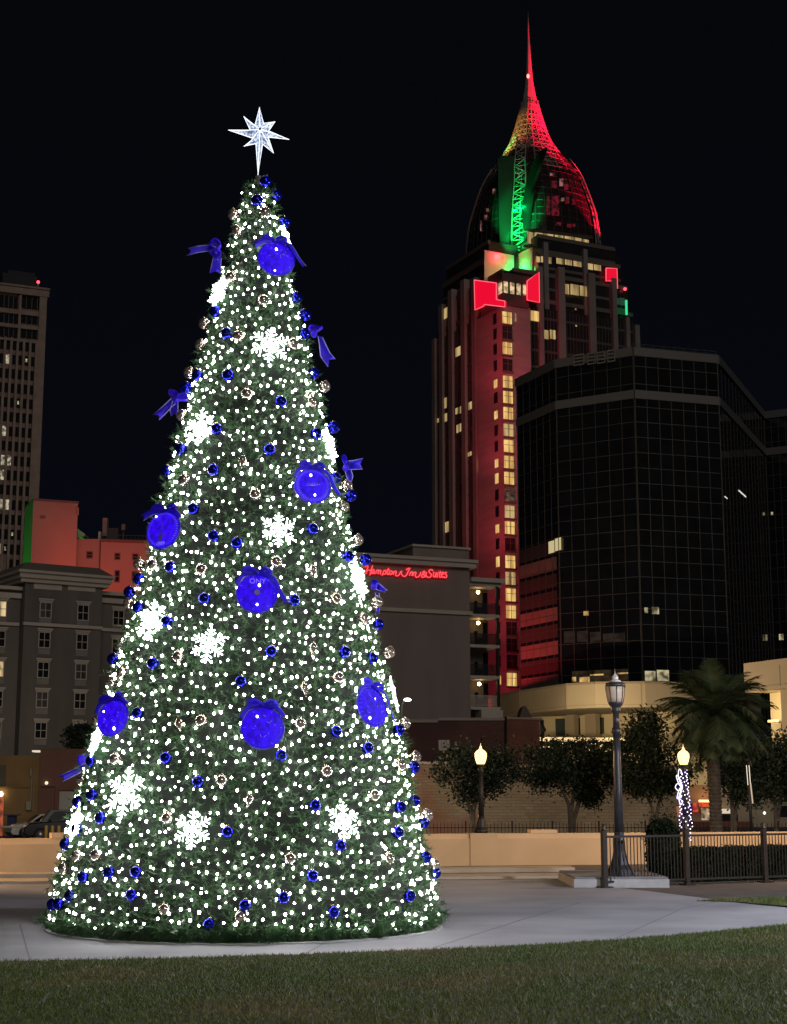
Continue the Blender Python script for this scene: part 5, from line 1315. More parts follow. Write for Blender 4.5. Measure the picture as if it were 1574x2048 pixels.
o = lamp('red reflection flood', 'SPOT', tuple(gc[0] + Vector((-34, -8, 14 - GZ))), 85000, (1, .05, .06), aim=tuple(gc[0] + Vector((4, -3, 30 - GZ))), size=2, spot=math.radians(62), blend=.9)  # added red spot colouring the panels like a reflection
lamp('red annex flood', 'SPOT', tuple(P(215, 1215, 222)), 6400, (1, .085, .045), aim=tuple(P(215, 1115, 240)), size=1, spot=math.radians(110), blend=.8)
lamp('red annex flood right', 'SPOT', tuple(P(300, 1220, 222)), 4400, (1, .085, .045), aim=tuple(P(280, 1120, 240)), size=1, spot=math.radians(110), blend=.8)
lamp('red block flood', 'SPOT', tuple(P(120, 1190, 205)), 5000, (1, .12, .075), aim=tuple(P(112, 1075, 232)), size=1, spot=math.radians(80), blend=.9)
lamp('podium fill light', 'POINT', tuple(P(1060, 1480, 255)), 60000, (1, .76, .5), size=.4)  # unseen point light added to brighten the left podium
lits(f1_, gb, [(1128, 1262, 1150, 1286), (1154, 1262, 1176, 1284), (1180, 1264, 1202, 1286), (1206, 1266, 1250, 1284)], emat('very dim office', (.06, .05, .035), .22, (.03, .025, .02), .35, .05, (1, 1, 2.5)))
lits(f1_, gb, [(1144, 1340, 1256, 1364)], emat('dim office floor', (.10, .065, .03), .3, (.04, .03, .02), .5, .1), .07)
lamp('wing fill light', 'POINT', tuple(P(1530, 1440, 226)), 3200, (1, .74, .5), size=.4)  # unseen point light added to brighten the right wing fascia
lamp('green block flood', 'SPOT', tuple(p_b + Vector((-9, -1, 18 - PZH))), 15000, (.03, 1, .08), aim=tuple(p_b.lerp(p_l, .3) + Vector((0, 0, 34 - PZH))), size=1, spot=math.radians(70), blend=.8)
# ------------------------------------------------------------------ the Christmas tree
XY = 20.2
xb = P(492, 1838, XY); XC = Vector((xb.x, XY, 0))
TOPZ = zY(366, XY)
RP = [(0, 2.26), (.15, 2.38), (.5, 2.37), (2.0, 2.02), (4.0, 1.50), (6.0, 1.02), (8.0, .56), (9.2, .31), (TOPZ, .15)]
rz_, rr_ = np.array([p[0] for p in RP]), np.array([p[1] for p in RP])
def RZ(z): return np.interp(z, rz_, rr_)
xt = thing('christmas_tree', 'giant cone shaped green Christmas tree covered in white lights on the plaza', 'christmas tree', tuple(XC))
m_fol = mat('tinsel foliage', (.027, .088, .032), (.105, .21, .088), 5., .33, spec=.6, detail=6, transl=(.035, .09, .035))
m_core = mat('tree core netting', (.003, .007, .004), rough=1)
zz = np.linspace(.04, TOPZ - .05, 30)
MB().lathe([(float(RZ(z)) - .10 if z < TOPZ - .3 else max(.03, float(RZ(z)) - .08), float(z)) for z in zz], XC, 48, True).build('core', m_core, xt)
MB().lathe([(RP[1][1] + .11, .006), (RP[1][1] + .11, .022), (RP[1][1] + .05, .024), (RP[1][1] + .05, .006)], XC, 72, False, False, False).build('base_ring', m_pl, xt)
def cone_samples(n, zlo, zhi):
    z = NR.uniform(zlo, zhi, n * 3); keep = NR.random(n * 3) < RZ(z) / 2.46; z = z[keep][:n]
    return z, NR.uniform(0, 2 * pi, len(z))
def tufts(n, zlo, zhi, off, m, lmin, lmax, wd, up=.12):
    z, a = cone_samples(n, zlo, zhi); n = len(z)
    cl = np.sin(a * 9 * np.maximum(.3, RZ(z)) / 1.4 + z * 5) * np.sin(z * 6.1 + 2 * a) + .7 * np.sin(a * 17 - z * 9.3) * np.sin(z * 13.7 + a * 3)
    r = RZ(z) + off + NR.normal(0, .022, n) + .036 * cl + np.where(z < .35, .05 * np.sin(a * 31 + 2 * np.sin(a * 7)) + .03 * np.sin(a * 53), 0)
    nrm = np.stack([np.cos(a), np.sin(a), np.full(n, .22)], 1)
    c = np.stack([XC.x + np.cos(a) * r, XC.y + np.sin(a) * r, z], 1)
    axis = nrm + NR.normal(0, .55, (n, 3)); axis /= np.linalg.norm(axis, axis=1, keepdims=True)
    C_ = np.repeat(c, m, 0); AX = np.repeat(axis, m, 0); N_ = n * m
    d = AX * .75 + NR.normal(0, .55, (N_, 3)); d[:, 2] += up; d /= np.linalg.norm(d, axis=1, keepdims=True)
    s = np.cross(d, NR.normal(0, 1, (N_, 3))); s /= np.linalg.norm(s, axis=1, keepdims=True)
    L_ = NR.uniform(lmin, lmax, (N_, 1)); t = NR.uniform(-.03, .05, (N_, 1))
    b = C_ + AX * t
    v = np.stack([b - s * wd, b + s * wd, b + d * L_], 1).reshape(-1, 3)
    v[:, 2] = np.maximum(v[:, 2], .012)
    return v - np.array(tuple(XC))
fv = np.concatenate([tufts(17000, .03, TOPZ, -.04, 11, .05, .10, .0052), tufts(2300, .02, .17, .0, 12, .06, .15, .007, -.2), tufts(1500, .5, TOPZ, .05, 10, .05, .11, .005)])
npmesh('crown', fv, np.arange(len(fv)).reshape(-1, 3), m_fol, xt)
MB().tube([XC + Vector((0, 0, TOPZ - .4)), P(516, 352, XY)], .035, 8).build('trunk', mat('tree pole', (.2, .18, .15), rough=.6), xt)

def hit(px, py, out=0.):
    d = ray(px, py); t = np.arange(17.0, 22.5, .01) / d.y
    x = d.x * t - XC.x; y = d.y * t - XC.y; z = HC + d.z * t
    f = np.hypot(x, y) - (RZ(z) + out); k = np.where(f <= 0)[0]; i = k[0] if len(k) else int(np.argmin(np.abs(f)))
    p = EYE + d * float(t[i]); n = Vector((p.x - XC.x, p.y - XC.y, 0)).normalized(); n = (n + Vector((0, 0, .23))).normalized()
    return p, n
def frame(n):
    x = Vector((0, 0, 1)).cross(n).normalized(); return x, n.cross(x).normalized(), n

LM = []   # landmarks for the labels
MED = [(553, 518, 30, 38, 'the topmost blue disc', 'topmost lit blue disc with trailing ribbons near the tree tip'),
       (625, 972, 31, 38, 'the clock-like blue disc', 'lit blue disc ringed with tick marks like a clock, right of centre'),
       (327, 1060, 28, 40, 'the blue fountain disc', 'lit blue disc with a pale fountain emblem at the left edge'),
       (514, 1187, 38, 42, 'the ONY disc', 'large lit blue disc lettered ONY in the middle of the tree'),
       (525, 1456, 42, 44, 'the widest blue disc', 'widest lit blue disc, low in the centre of the tree'),
       (226, 1436, 27, 38, 'the tilted blue disc', 'tilted lit blue disc on the lower left edge of the tree'),
       (744, 1414, 24, 42, 'the narrow blue disc', 'narrow edge turned lit blue disc low on the right')]
SNO = [(540, 690, 39, 'the uppermost round snowflake', 'round lit snowflake below the topmost blue disc'),
       (400, 857, 37, 'the snowflake under the left bow', 'lit snowflake just below the wide blue bow on the left edge'),
       (557, 1060, 36, 'the snowflake above the ONY disc', 'round lit snowflake right above the blue ONY disc'),
       (303, 1240, 42, 'the slanted left snowflake', 'slanted lit snowflake on the left edge below the fountain disc'),
       (417, 1290, 37, 'the snowflake below the ONY disc', 'round lit snowflake to the lower left of the ONY disc'),
       (251, 1586, 51, 'the tallest snowflake', 'tallest lit snowflake, low on the left of the tree'),
       (385, 1658, 40, 'the lowest snowflake', 'round lit snowflake lowest on the tree, beside the tallest one'),
       (687, 1643, 38, 'the low right snowflake', 'round lit snowflake low on the right half of the tree'),
       (437, 583, 34, 'the upper left edge snowflake', 'edge turned lit snowflake below the top left ribbon bow'),
       (571, 470, 22, 'the tip edge snowflake', 'small edge turned lit snowflake beside the topmost blue disc'),
       (660, 890, 36, 'the thin right snowflake', 'thin edge turned lit snowflake above the clock-like blue disc'),
       (718, 1158, 42, 'the sign side snowflake', 'bright foreshortened lit snowflake beside the red hotel sign'),
       (788, 1388, 36, 'the low right edge snowflake', 'thin edge turned lit snowflake right of the narrow blue disc'),
       (190, 1482, 32, 'the low left edge snowflake', 'thin edge turned lit snowflake below the tilted blue disc'),
       (150, 1648, 34, 'the bottom left edge snowflake', 'thin edge turned lit snowflake at the lowest left edge')]
for x, y, rx, ry, ph, lab in MED: LM.append((x, y, ph))
for x, y, r, ph, lab in SNO: LM.append((x, y, ph))
LM.append((519, 300, 'the star'))

# star topper
m_star = emat('star crystal leds', (.78, .87, 1), 1.0, (.25, .38, .9), 34, .35)
m_stare = emat('star edge leds', (.85, .93, 1), 1.7)
sc = P(519.5, 263, XY); 
stp = thing('star_topper', 'glowing white eight pointed star with a long lower spike atop the tree', 'star', tuple(P(516, 350, XY)))
tips = [(519, 215), (550, 243.5), (578, 279), (547, 306), (516, 350), (488, 292.5), (457, 260), (487.5, 233)]
inn = [(527, 247), (537, 262), (536, 274), (525, 288), (512, 287), (508, 277), (501, 260.5), (510, 251)]
nrm = Vector((.12, -1, .08)).normalized()
for i in range(8):
    a_, b_, t_ = P(*inn[i - 1], XY), P(*inn[i], XY), P(*tips[i], XY)
    mb = MB(); c1_, c2_ = sc + nrm * .07, sc - nrm * .07
    ms = (a_ + b_) / 2 * .55 + t_ * .45; m1, m2 = ms + nrm * .04, ms - nrm * .04
    mb.add([t_, a_, b_, c1_, c2_, m1, m2], [(0, 1, 5), (0, 5, 2), (1, 3, 5), (5, 3, 2), (0, 6, 1), (0, 2, 6), (1, 6, 4), (6, 2, 4)])
    ro = mb.build('ray', m_star, stp)
    mb = MB(); mb.tube([a_, t_, b_], .0065, 5); mb.tube([c1_, m1, t_], .005, 4); mb.build('edge_lights', m_stare, ro)
MB().ball(sc + nrm * .075, .018, 8, 6).build('hub', m_blk, stp)

# snowflakes
m_snow = emat('snowflake rope light', (.90, 1, .95), 11)
def armmesh(lo_):
    mb = MB(); r = .030 if not lo_ else .028
    mb.tube([(0, 0, 0), (0, 1, 0)], r, 5)
    for h, l in ((.30, .22), (.52, .34), (.74, .24)):
        for s in (-1, 1): mb.tube([(0, h, 0), (s * l * .87, h + l * .55, 0)], r, 5)
    for s in (-1, 1): mb.tube([(0, .2, 0), (s * .1, .33, 0), (0, .45, 0)], r * .9, 5)
    return mb.mesh('snowflake_arm', m_snow)
arm_me = armmesh(False)
hub_me = MB().tube([(.17 * cos(pi / 3 * k), .17 * sin(pi / 3 * k), 0) for k in range(7)], .03, 5).mesh('snowflake_hub', m_snow)
bulb_me = MB().ball((0, 0, 0), .042, 6, 4).mesh('snowflake_bulb', emat('snowflake bulb', (.95, 1, .97), 14))
for x, y, r, ph, lab in SNO:
    c, n = hit(x, y, .10); X_, Y_, Z_ = frame(n)
    s = r / 3100 * (c.y * CP + (c.z - HC) * SP) * 1.0
    t = thing('snowflake_light', lab, 'snowflake light', tuple(c), 'lit snowflakes on the tree')
    t.matrix_local = basis(c, X_ * s, Y_ * s, Z_ * s) @ Matrix.Rotation(R.uniform(-.15, .15), 4, 'Z')
    for k in range(6):
        inst('arm', arm_me, t, Matrix.Rotation(pi / 3 * k, 4, 'Z'))
    inst('hub', hub_me, t)
    for k in range(6):
        inst('bulb', bulb_me, t, Matrix.Rotation(pi / 3 * k, 4, 'Z') @ Matrix.Translation((0, 1.0, .02)))

# ribbons
m_rib = mat('blue ribbon', (.05, .018, .95), (.08, .035, .98), 6, .4, transl=(.09, .03, 1.), spec=.4)
m_rib2 = mat('ribbon wired edge', (.4, .38, .85), rough=.3)
def strip_px(mb, e1, e2, Y=XY, bow=.04, th=.008, notch=False):
    n = 8
    def res(e):
        e = [Vector((p[0], p[1], 0)) for p in e]; out = []
        Ls = [0]
        for a, b in zip(e, e[1:]): Ls.append(Ls[-1] + (b - a).length)
        for i in range(n + 1):
            s = Ls[-1] * i / n
            for k in range(len(e) - 1):
                if s <= Ls[k + 1] + 1e-6: t = (s - Ls[k]) / max(1e-6, Ls[k + 1] - Ls[k]); out.append(e[k].lerp(e[k + 1], t)); break
        return out
    a, b = res(e1), res(e2); vs = []
    for i in range(n + 1):
        dY = bow * sin(i / n * pi * 1.6)
        m_ = (a[i] + b[i]) / 2
        if notch and i == n: m_ = m_.lerp((a[i - 1] + b[i - 1]) / 2, 1.1)
        for q, o_ in ((a[i], dY), (m_, dY + .02), (b[i], dY)):
            vs.append(P(q.x, q.y, Y + o_))
        for q, o_ in ((a[i], dY), (m_, dY + .02), (b[i], dY)): vs.append(P(q.x, q.y, Y + o_ + th))
    fs = []
    for i in range(n):
        o = 6 * i; p = o + 6
        fs += [(o, o + 1, p + 1, p), (o + 1, o + 2, p + 2, p + 1), (o + 3, p + 3, p + 4, o + 4), (o + 4, p + 4, p + 5, o + 5), (o, p, p + 3, o + 3), (o + 2, o + 5, p + 5, p + 2)]
    fs += [(0, 3, 4, 1), (1, 4, 5, 2), (6 * n, 6 * n + 1, 6 * n + 4, 6 * n + 3), (6 * n + 1, 6 * n + 2, 6 * n + 5, 6 * n + 4)]
    mb.add(vs, fs, True); return mb
BOWS = [('blue ribbon bow with stiff side tail at the upper left tree edge', (430, 503),
         [([(432, 494), (416, 490), (396, 492), (377, 497)], [(434, 506), (418, 502), (396, 505), (373, 511)]), ([(427, 513), (420, 546)], [(443, 516), (440, 547)])], [((418, 489), (431, 478), (442, 489), (433, 499)), ((417, 503), (434, 518), (443, 505), (430, 500))]),
        ('blue ribbon bow with one hanging tail at the upper right tree edge', (628, 668),
         [([(636, 672), (639, 690), (641, 712), (656, 733)], [(645, 674), (652, 690), (660, 706), (670, 718)])], [((617, 660), (622, 652), (640, 654), (645, 655), (632, 663))]),
        ('wide blue ribbon bow with forked tail at the left tree edge', (352, 800),
         [([(343, 796), (326, 812), (306, 830)], [(352, 806), (338, 820), (318, 840)]), ([(345, 802), (340, 822), (343, 832)], [(356, 802), (356, 818), (354, 830)])], [((352, 800), (338, 790), (341, 780), (357, 786)), ((352, 800), (362, 788), (376, 790), (374, 800))]),
        ('pale blue ribbon bow pointing sideways at the right tree edge', (692, 936),
         [([(690, 922), (706, 921), (726, 917)], [(690, 938), (706, 939), (725, 938)]), ([(689, 938), (694, 956), (697, 973)], [(702, 940), (706, 952), (699, 975)])], [((690, 930), (683, 916), (690, 911), (695, 922))]),
        ('blue ribbon bow with a long slanting tail at the lower left tree edge', (180, 1524),
         [([(176, 1523), (150, 1537), (117, 1553)], [(180, 1534), (155, 1548), (124, 1563)])], [((178, 1527), (160, 1530), (158, 1512), (183, 1510))]),
        ('small dark blue ribbon bow beside the red hotel sign', (748, 1172),
         [([(748, 1166), (760, 1168), (774, 1181)], [(748, 1176), (756, 1180), (770, 1184)]), ([(750, 1185), (756, 1205), (751, 1230)], [(758, 1186), (761, 1205), (757, 1228)])], [((748, 1172), (742, 1164), (752, 1160), (757, 1168))])]
for lab, c, tails, loops in BOWS:
    k = P(*c, XY); t = thing('ribbon_bow', lab, 'ribbon bow', tuple(k), 'blue ribbon bows on the tree')
    for e1, e2 in tails:
        mb = MB(); strip_px(mb, e1, e2, notch=True); to = mb.build('tail', m_rib, t)
        mb = MB()
        for e in (e1, e2): mb.tube([P(x, y, XY - .012) for x, y in e], .005, 4)
        mb.build('wired_edge', m_rib2, to)
    for lp in loops:
        q = list(lp) + [lp[0]]; sm = smooth_path([P(x, y, XY) for x, y in q], 4); mb = MB(); vs = []; n = len(sm)
        w_ = Vector((0, .12, 0))
        for p in sm: vs += [p - w_ * .5, p + w_ * .5]
        mb.add(vs, [(2 * i, 2 * i + 2, 2 * i + 3, 2 * i + 1) for i in range(n - 1)], True)
        cen = sum(sm, Vector()) / n; mb.add([cen + Vector((0, .03, 0))] + [p + Vector((0, .03, 0)) for p in sm], [(0, i + 1, i + 2) for i in range(n - 1)])
        mb.build('loop', m_rib, t)
    MB().ball(k, .045, 8, 6, (1, 1, 1.2)).build('knot', m_rib, t)

# lit blue discs
m_disc = emat('lit blue disc', (.036, .0, 1.0), .98, (.03, .0, 1.0), 5, .5); m_disc.node_tree.nodes['Principled BSDF'].inputs['Roughness'].default_value = .8; m_disc.node_tree.nodes['Principled BSDF'].inputs['Specular IOR Level'].default_value = .15
m_rim = mat('disc clear rim', (.10, .07, .70), rough=.2, spec=.5, transl=(.1, .05, .9))
m_mark = emat('disc pale marks', (.20, .15, 1), 1.0)
m_spot = emat('disc white bulb', (.9, .93, 1), 12)
m_embl = mat('disc pale emblem', (.22, .15, .50), rough=.4)
def textmesh(s, size, m):
    cu = bpy.data.curves.new('lettering', 'FONT'); cu.body = s; cu.size = size; cu.extrude = .004; cu.align_x = 'CENTER'; cu.align_y = 'CENTER'
    o = bpy.data.objects.new('tmp', cu); COL.objects.link(o); bpy.context.view_layer.update()
    me = bpy.data.meshes.new_from_object(o.evaluated_get(bpy.context.evaluated_depsgraph_get())); bpy.data.objects.remove(o); me.materials.clear(); me.materials.append(m); return me
for i, (x, y, rx, ry, ph, lab) in enumerate(MED):
    c, n = hit(x, y, .16)
    if i == 5: n = (n + Vector((.15, -.45, .05))).normalized()
    if i == 2: n = (n + Vector((.1, -.55, 0))).normalized()
    if i == 6: n = (n + Vector((-.12, -.05, 0))).normalized()
    if i == 1: n = (n + Vector((-.3, -.4, 0))).normalized()
    if i == 0: n = (n + Vector((-.2, -.4, 0))).normalized()
    X_, Y_, Z_ = frame(n); D_ = (c.y * CP + (c.z - HC) * SP)
    s = max(rx, ry) / 3100 * D_
    t = thing('lit_disc', lab, 'lit ornament', tuple(c), 'lit blue discs on the tree')
    t.matrix_local = basis(c, X_ * s, Y_ * s, Z_ * s) @ Matrix.Rotation({5: .22, 6: -.18, 0: .1}.get(i, 0), 4, 'Z')
    ORG[t.name] = (0, 0, 0)
    MB().lathe([(.05, -.16), (.7, -.13), (.93, -.04), (.93, .04), (.7, .12), (.3, .155), (.01, .16)], (0, 0, 0), 36).build('disc', m_disc, t)
    mb = MB(); mb.tube([(.96 * cos(a), .96 * sin(a), 0) for a in np.linspace(0, 2 * pi, 41)], .045, 6); mb.build('rim', m_rim, t)
    mb = MB(); nt_ = (9, 56, 40, 7, 6, 9, 24)[i]
    for k in range(nt_):
        a = 2 * pi * k / nt_; 
        if i in (2,) and not (-.9 < math.sin(a - .4) ): continue
        rr = (.74, .90) if i == 1 else (.78, .88)
        mb.tube([(r_ * cos(a), r_ * sin(a), .115 - (r_ - .7) * .33) for r_ in rr], .011, 4)
    mb.build('tick_ring', m_mark, t)
    if i == 2:
        mb = MB(); mb.slab([(-.03, -.1, .165), (.03, -.1, .165), (.02, .4, .165), (-.02, .4, .165)], (0, 0, .012)); mb.slab([(-.25, -.3, .165), (.25, -.3, .165), (.08, -.42, .165), (.1, -.62, .165), (-.1, -.62, .165), (-.08, -.42, .165)], (0, 0, .012)); mb.slab([(-.12, -.14, .165), (.12, -.14, .165), (.03, -.2, .165), (-.03, -.2, .165)], (0, 0, .012)); mb.build('emblem', m_embl, t)
        inst('lettering', textmesh('1989', .26, m_mark), t, Matrix.Translation((0, -.75, .13)))
    if i == 3:
        lo3 = inst('lettering', textmesh('ONY', .36, m_spot.copy() if False else m_mark), t, Matrix.Translation((.02, .56, .165)))
        MB().lathe([(.0001, .165), (.14, .168)], (0, 0, 0), 20, False, False, False).build('emblem', m_embl, t)
    if i == 1:
        mb = MB()
        for k in range(7): a = .4 + k * .45; mb.tube([(0, -.05, .17), (.4 * cos(a), -.05 + .22 * sin(a), .17)], .01, 4)
        mb.build('emblem', m_mark, t)
    if i in (4, 5, 6, 0):
        mb = MB()
        for k in range(10):
            a = R.uniform(0, 6.28); r_ = R.uniform(.2, .6); q = Vector((r_ * cos(a), r_ * sin(a), .165)); b_ = R.uniform(0, 3); mb.tube([q, q + Vector((cos(b_), sin(b_), 0)) * R.uniform(.05, .16)], .011, 4)
        mb.build('emblem', m_mark, t)
    sp_ = {0: [(.03, .5, .08), (-.2, -.75, .05)], 1: [(-.1, .55, .07), (.08, -.55, .06)], 2: [(-.45, .7, .05)], 3: [(.1, .36, .08), (.0, -.6, .06)], 4: [(-.25, .5, .06)], 5: [(-.5, .45, .05), (.15, -.65, .08)], 6: [(.1, .4, .04), (-.3, -.65, .07)]}[i]
    for sx, sy, sr in sp_: MB().ball((sx, sy, .13), sr, 8, 6, (.8, 1.1, .6)).build('bulb', m_spot, t)
    # bow of the disc
    def ribbon(name, path, w, notch=True):
        mb = MB(); vs = []; path = smooth_path([Vector(p) for p in path], 4); m_ = len(path)
        for k, p in enumerate(path):
            tt = (path[min(k + 1, m_ - 1)] - path[max(k - 1, 0)]).normalized(); sd = tt.cross(Vector((0, 0, 1))); sd = sd.normalized() if sd.length > .1 else Vector((1, 0, 0))
            sd = (sd + Vector((0, 0, .5))).normalized(); mid = p - tt * (w * .5 if notch and k == m_ - 1 else 0)
            vs += [p - sd * w / 2, mid, p + sd * w / 2]
        fs = []
        for k in range(m_ - 1): fs += [(3 * k, 3 * k + 1, 3 * k + 4, 3 * k + 3), (3 * k + 1, 3 * k + 2, 3 * k + 5, 3 * k + 4)]
        mb.add(vs, fs, True); ro = mb.build(name, m_rib, bw_); mo = ro.modifiers.new('thickness', 'SOLIDIFY'); mo.thickness = .02
        mb = MB(); mb.tube([vs[3 * k] for k in range(m_)], .014, 4); mb.build('wired_edge', m_rib2, bw_) if name == 'tail' else None
    bw_ = t
    sd_ = 1 if i in (0, 2, 5) else -1
    ribbon('loop', [(0, 1.0, .05), (-.35, 1.22, .18), (-.62, 1.12, .2), (-.4, .96, .12), (0, 1.0, .06)], .26, False)
    ribbon('loop', [(0, 1.0, .05), (.35, 1.22, .18), (.62, 1.1, .2), (.4, .94, .12), (0, 1.0, .06)], .26, False)
    if i in (0, 2): ribbon('tail', [(-.1, 1.0, .12), (-.6, .95, .25), (-1.2, .62, .3)], .30)
    else: ribbon('tail', [(-.1, 1.0, .12), (-.7, .85, .2), (-1.0, .35, .12)], .22)
    if i in (3, 1, 0, 6): ribbon('tail', [(.1, 1.0, .12), (.75, .75, .2), (1.15, -.05, .14), (1.45, -.5, .1)], .24)
    else: ribbon('tail', [(.1, 1.0, .12), (.6, .95, .2), (1.0, .5, .12)], .22)
    MB().ball((0, 1.0, .12), .1, 8, 6).build('knot', m_rib, t)

# baubles
m_bb = mat('blue mirror bauble', (.012, .018, .50), rough=.07, metal=.85); m_bs = mat('silver mirror bauble', (.62, .53, .47), rough=.06, metal=.8); m_capm = mat('bauble cap metal', (.6, .5, .3), rough=.25, metal=1.)
BL = [(531, 363), (552, 391), (514, 401), (570, 445), (592, 596), (431, 623), (611, 630), (453, 667), (608, 668), (395, 750), (456, 750), (372, 775), (561, 803), (627, 747), (433, 858), (632, 868), (539, 899), (362, 898), (427, 940), (670, 956), (667, 855), (387, 1018), (427, 1072), (474, 1086), (625, 1058), (279, 1158), (259, 1184), (277, 1215), (333, 1243), (409, 1197), (588, 1200), (542, 1303), (306, 1327), (481, 1363), (696, 1113), (731, 1119), (756, 1249), (689, 1304), (744, 1317), (672, 1463), (797, 1460), (735, 1496), (562, 1511), (183, 1522), (332, 1516), (396, 1563), (184, 1590), (156, 1604), (201, 1636), (455, 1664), (154, 1658), (131, 1688), (218, 1745), (272, 1744), (166, 1754), (140, 1792), (263, 1790), (105, 1809), (117, 1808), (418, 1848), (681, 1691), (567, 1795), (490, 1810), (667, 1824), (828, 1535), (829, 1602), (800, 1615), (847, 1645), (795, 1665), (851, 1715), (870, 1746), (819, 1792), (630, 1611), (625, 1752), (226, 1318), (276, 1426), (702, 991), (333, 942), (341, 1134)]
SL = [(467, 429), (530, 426), (473, 462), (461, 555), (525, 600), (527, 601), (408, 647), (477, 672), (401, 690), (585, 688), (378, 745), (494, 788), (623, 803), (649, 773), (364, 831), (368, 960), (510, 989), (552, 1123), (403, 1139), (307, 1130), (278, 1128), (258, 1205), (356, 1313), (240, 1292), (243, 1347), (671, 1197), (727, 1237), (779, 1305), (676, 1355), (600, 1447), (831, 1514), (810, 1447), (755, 1204), (230, 1518), (443, 1561), (334, 1636), (154, 1712), (192, 1710), (127, 1737), (329, 1818), (164, 1558), (580, 1717), (777, 1717), (480, 1834), (855, 1630), (868, 1730), (653, 1543), (748, 1591), (800, 1530), (694, 971), (687, 1013), (715, 1080), (224, 1365), (402, 1441), (196, 1440), (592, 600)]
FL_ = [(485, 921), (626, 1295), (609, 1376), (358, 1447), (499, 1599), (626, 1141)]
del SL[4]; SL.remove((592, 600))
ball_b = MB().ball((0, 0, 0), 1, 24, 14).mesh('bauble_blue', m_bb); ball_s = MB().ball((0, 0, 0), 1, 24, 14).mesh('bauble_silver', m_bs)
fin_s = MB().lathe([(.001, -1.75), (.1, -1.5), (.45, -.8), (.8, -.1), (.72, .45), (.3, .85), (.2, 1.0), (.01, 1.02)], (0, 0, 0), 20).mesh('drop_silver', m_bs)
cap_me = MB().lathe([(.26, .93), (.26, 1.1), (.1, 1.14), (.1, 1.2), (.02, 1.24)], (0, 0, 0), 10).mesh('bauble_cap', m_capm)
items = [('blue mirror bauble', 'blue_bauble', x, y, ball_b, 12.2) for x, y in BL] + [('silver mirror bauble', 'silver_bauble', x, y, ball_s, 11.8) for x, y in SL] + [('silver teardrop ornament', 'teardrop_ornament', x, y, fin_s, 10.5) for x, y in FL_]
cells = {}
for it in items:
    x, y = it[2], it[3]; lm = min(LM, key=lambda l: (l[0] - x) ** 2 + (l[1] - y) ** 2); dx, dy = x - lm[0], y - lm[1]
    dd = ('above' if dy < 0 else 'below') if abs(dx) < .42 * abs(dy) else (('left of' if dx < 0 else 'right of') if abs(dy) < .42 * abs(dx) else ('upper ' if dy < 0 else 'lower ') + ('left of' if dx < 0 else 'right of'))
    cells.setdefault((it[0], lm[2], dd), []).append((math.hypot(dx, dy), it))
ORDS = ['', 'second closest ', 'third closest ', 'fourth closest ', 'fifth closest ', 'sixth closest ', 'seventh closest ', 'eighth closest ']
for (kind, ph, dd), lst in cells.items():
    lst.sort(key=lambda q: q[0])
    for k, (_, it) in enumerate(lst):
        rank = ORDS[k] if k else ('closest ' if len(lst) > 1 else '')
        dirp = {'above': 'above ', 'below': 'below '}.get(dd, 'to the ' + dd + ' ')
        lab = f"{kind}, {rank}{dirp}{ph}"
        _, name, x, y, me, rp = it
        c, n = hit(x, y, .055); D_ = c.y * CP + (c.z - HC) * SP; r = rp / 3100 * D_
        o = inst(name, me, None, basis(c, Vector((r, 0, 0)), Vector((0, r, 0)), Vector((0, 0, r))) @ Matrix.Rotation(R.uniform(-.25, .25), 4, 'Y'))
        tag(o, lab, 'bauble' if 'drop' not in name else 'tree ornament', 'baubles on the tree')
        inst('cap', cap_me, o)

# strings of bulbs
m_bulb = emat('white tree bulb', (1, .95, .91), 60); m_wire = mat('green wire', (.01, .025, .012), rough=.6)
bulb = MB().ball((0, 0, 0), .0132, 7, 5, (1, 1, 1.25)).mesh('tree_bulb', m_bulb)
MAXA = math.radians(104); ROWD = .142
rows_b = []; z = .19
ang0 = math.atan2(-XC.y, -XC.x)
while z < TOPZ - .06:
    r = float(RZ(z)); sp_ = .106; n = max(4, int(2 * MAXA * r / sp_)); row = []
    for j in range(n):
        a = ang0 - MAXA + 2 * MAXA * (j + R.uniform(-.28, .28) + .5) / n; zj = z + R.gauss(0, .030) + .05 * sin(a * 3 + z * 2)
        if abs(2 * (j + .5) / n - 1) * MAXA > 1.12 and R.random() < .42: continue
        if R.random() < .05 + .10 * (sin(a * 5.1 - z * 3.1 + 1) + sin(z * 4.3 + a) > 1.3): continue
        rr = float(RZ(zj)) + R.uniform(-.035, .075); row.append((XC.x + rr * cos(a), XC.y + rr * sin(a), max(.06, zj)))
    if row: rows_b.append(row)
    z += ROWD * (1 if z < 9 else .9)
groups, cur = [], []
for row in rows_b:
    if len(cur) and sum(len(q) for q in cur) + len(row) > 160: groups.append(cur); cur = []
    cur.append(row)
groups.append(cur)
pool = list(LM)
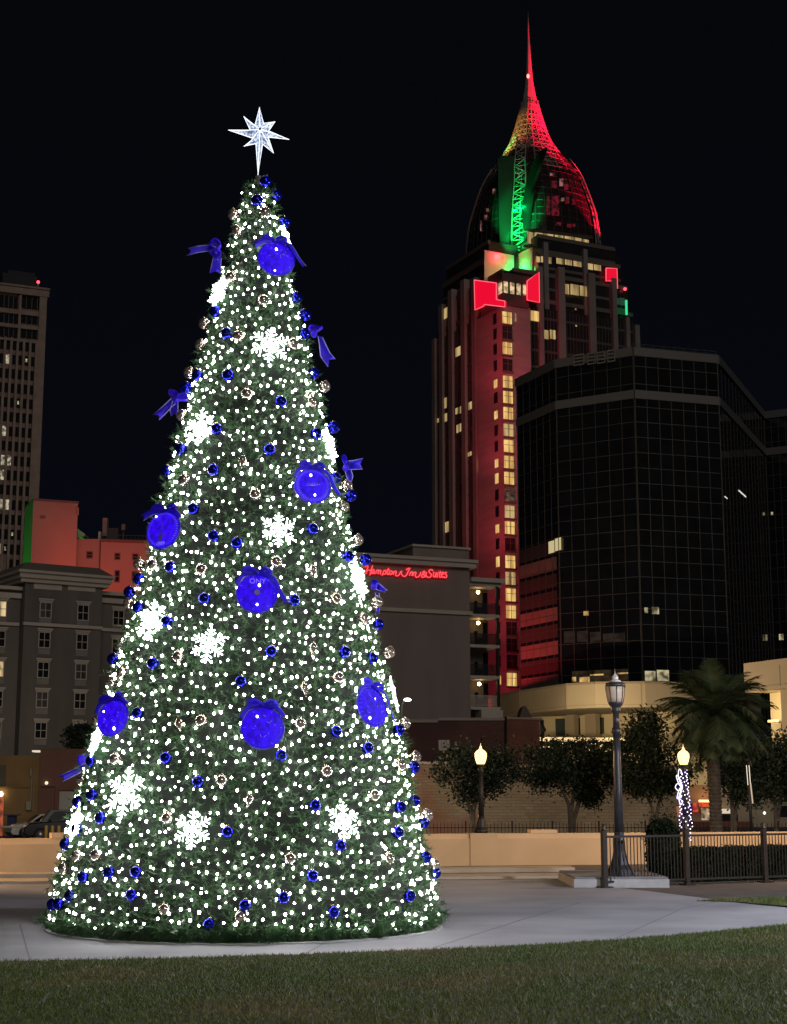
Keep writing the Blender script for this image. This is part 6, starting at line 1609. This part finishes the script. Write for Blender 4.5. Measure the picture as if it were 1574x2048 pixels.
for g_ in groups:
    mid = [p for row in g_ for p in row]; mz = sum(p[2] for p in mid) / len(mid); yy = proj((XC.x, XC.y - float(RZ(mz)), mz))[1]
    best = min(pool, key=lambda l: abs(l[1] - yy)); pool.remove(best)
    if yy < 450: ph = 'just under the star'
    elif yy > 1790: ph = 'just above the plaza'
    else: ph = ('level with ' if abs(best[1] - yy) < 32 else ('above ' if best[1] > yy else 'below ')) + best[2]
    if ph.startswith('just'): pool.append(best)
    org = (XC.x, XC.y, mz); t = thing('light_string', 'string of white bulbs wound round the tree ' + ph, 'string lights', org, 'white light strings on the tree')
    mb = MB(); mrest = MB(); every = sorted((p for row in g_ for p in row), key=lambda p: -abs(math.atan2(sin(math.atan2(p[1] - XC.y, p[0] - XC.x) - ang0), cos(math.atan2(p[1] - XC.y, p[0] - XC.x) - ang0)))); rest = set(every[:max(0, len(every) - 100)])
    for row in g_:
        if len(row) > 1: mb.tube([(p[0] - .012 * cos(ang0), p[1] - .012 * sin(ang0), p[2]) for p in row], .0035, 3)
        for p in row:
            if p in rest: mrest.ball(p, .0132 * R.uniform(.62, 1.18), 6, 4, (1, 1, 1.25)); continue
            inst('bulb', bulb, t, Matrix.Translation((p[0] - org[0], p[1] - org[1], p[2] - org[2])) @ Matrix.Scale(R.uniform(.55, 1.2), 4))
    mb.build('wire', m_wire, t)
    if rest: mrest.build('edge_bulbs', m_bulb, t)['kind'] = 'stuff'
print('BULBS', sum(len(r) for r in rows_b), 'STRINGS', len(groups), 'OBJS', len(bpy.data.objects))

# unseen lamps: beside the frame, behind the tree, by the hotel, lawn fill
lamp('street lamp light west', 'SPOT', (-12.5, 30.2, 4.4), 2700, (1, .60, .30), aim=(-5, 34.2, .5), size=.25, spot=math.radians(112), blend=.6)
lamp('street lamp light street', 'POINT', (-3.5, 62, 6.5), 1900, (1, .72, .46), size=.25)  # hidden behind the tree, added to light the brick wall
lamp('street lamp light street east', 'POINT', (24, 60, 6.5), 1050, (1, .72, .46), size=.25)
lamp('hotel yard light', 'POINT', tuple(P(125, 1500, 143)), 500, (1, .82, .6), size=.3)
lamp('street lamp light east', 'SPOT', (13.5, 31.5, 4.4), 2800, (1, .60, .30), aim=(3.5, 36, .5), size=.25, spot=math.radians(112), blend=.6)
lamp('street lamp light park', 'POINT', (12.0, 19.0, 5.2), 5400, (.88, .89, 1), size=.3)
lamp('lawn fill light', 'POINT', (8.5, 4.0, 5.4), 1600, (1, .92, .64), size=.3)  # unseen fill added to brighten the grass
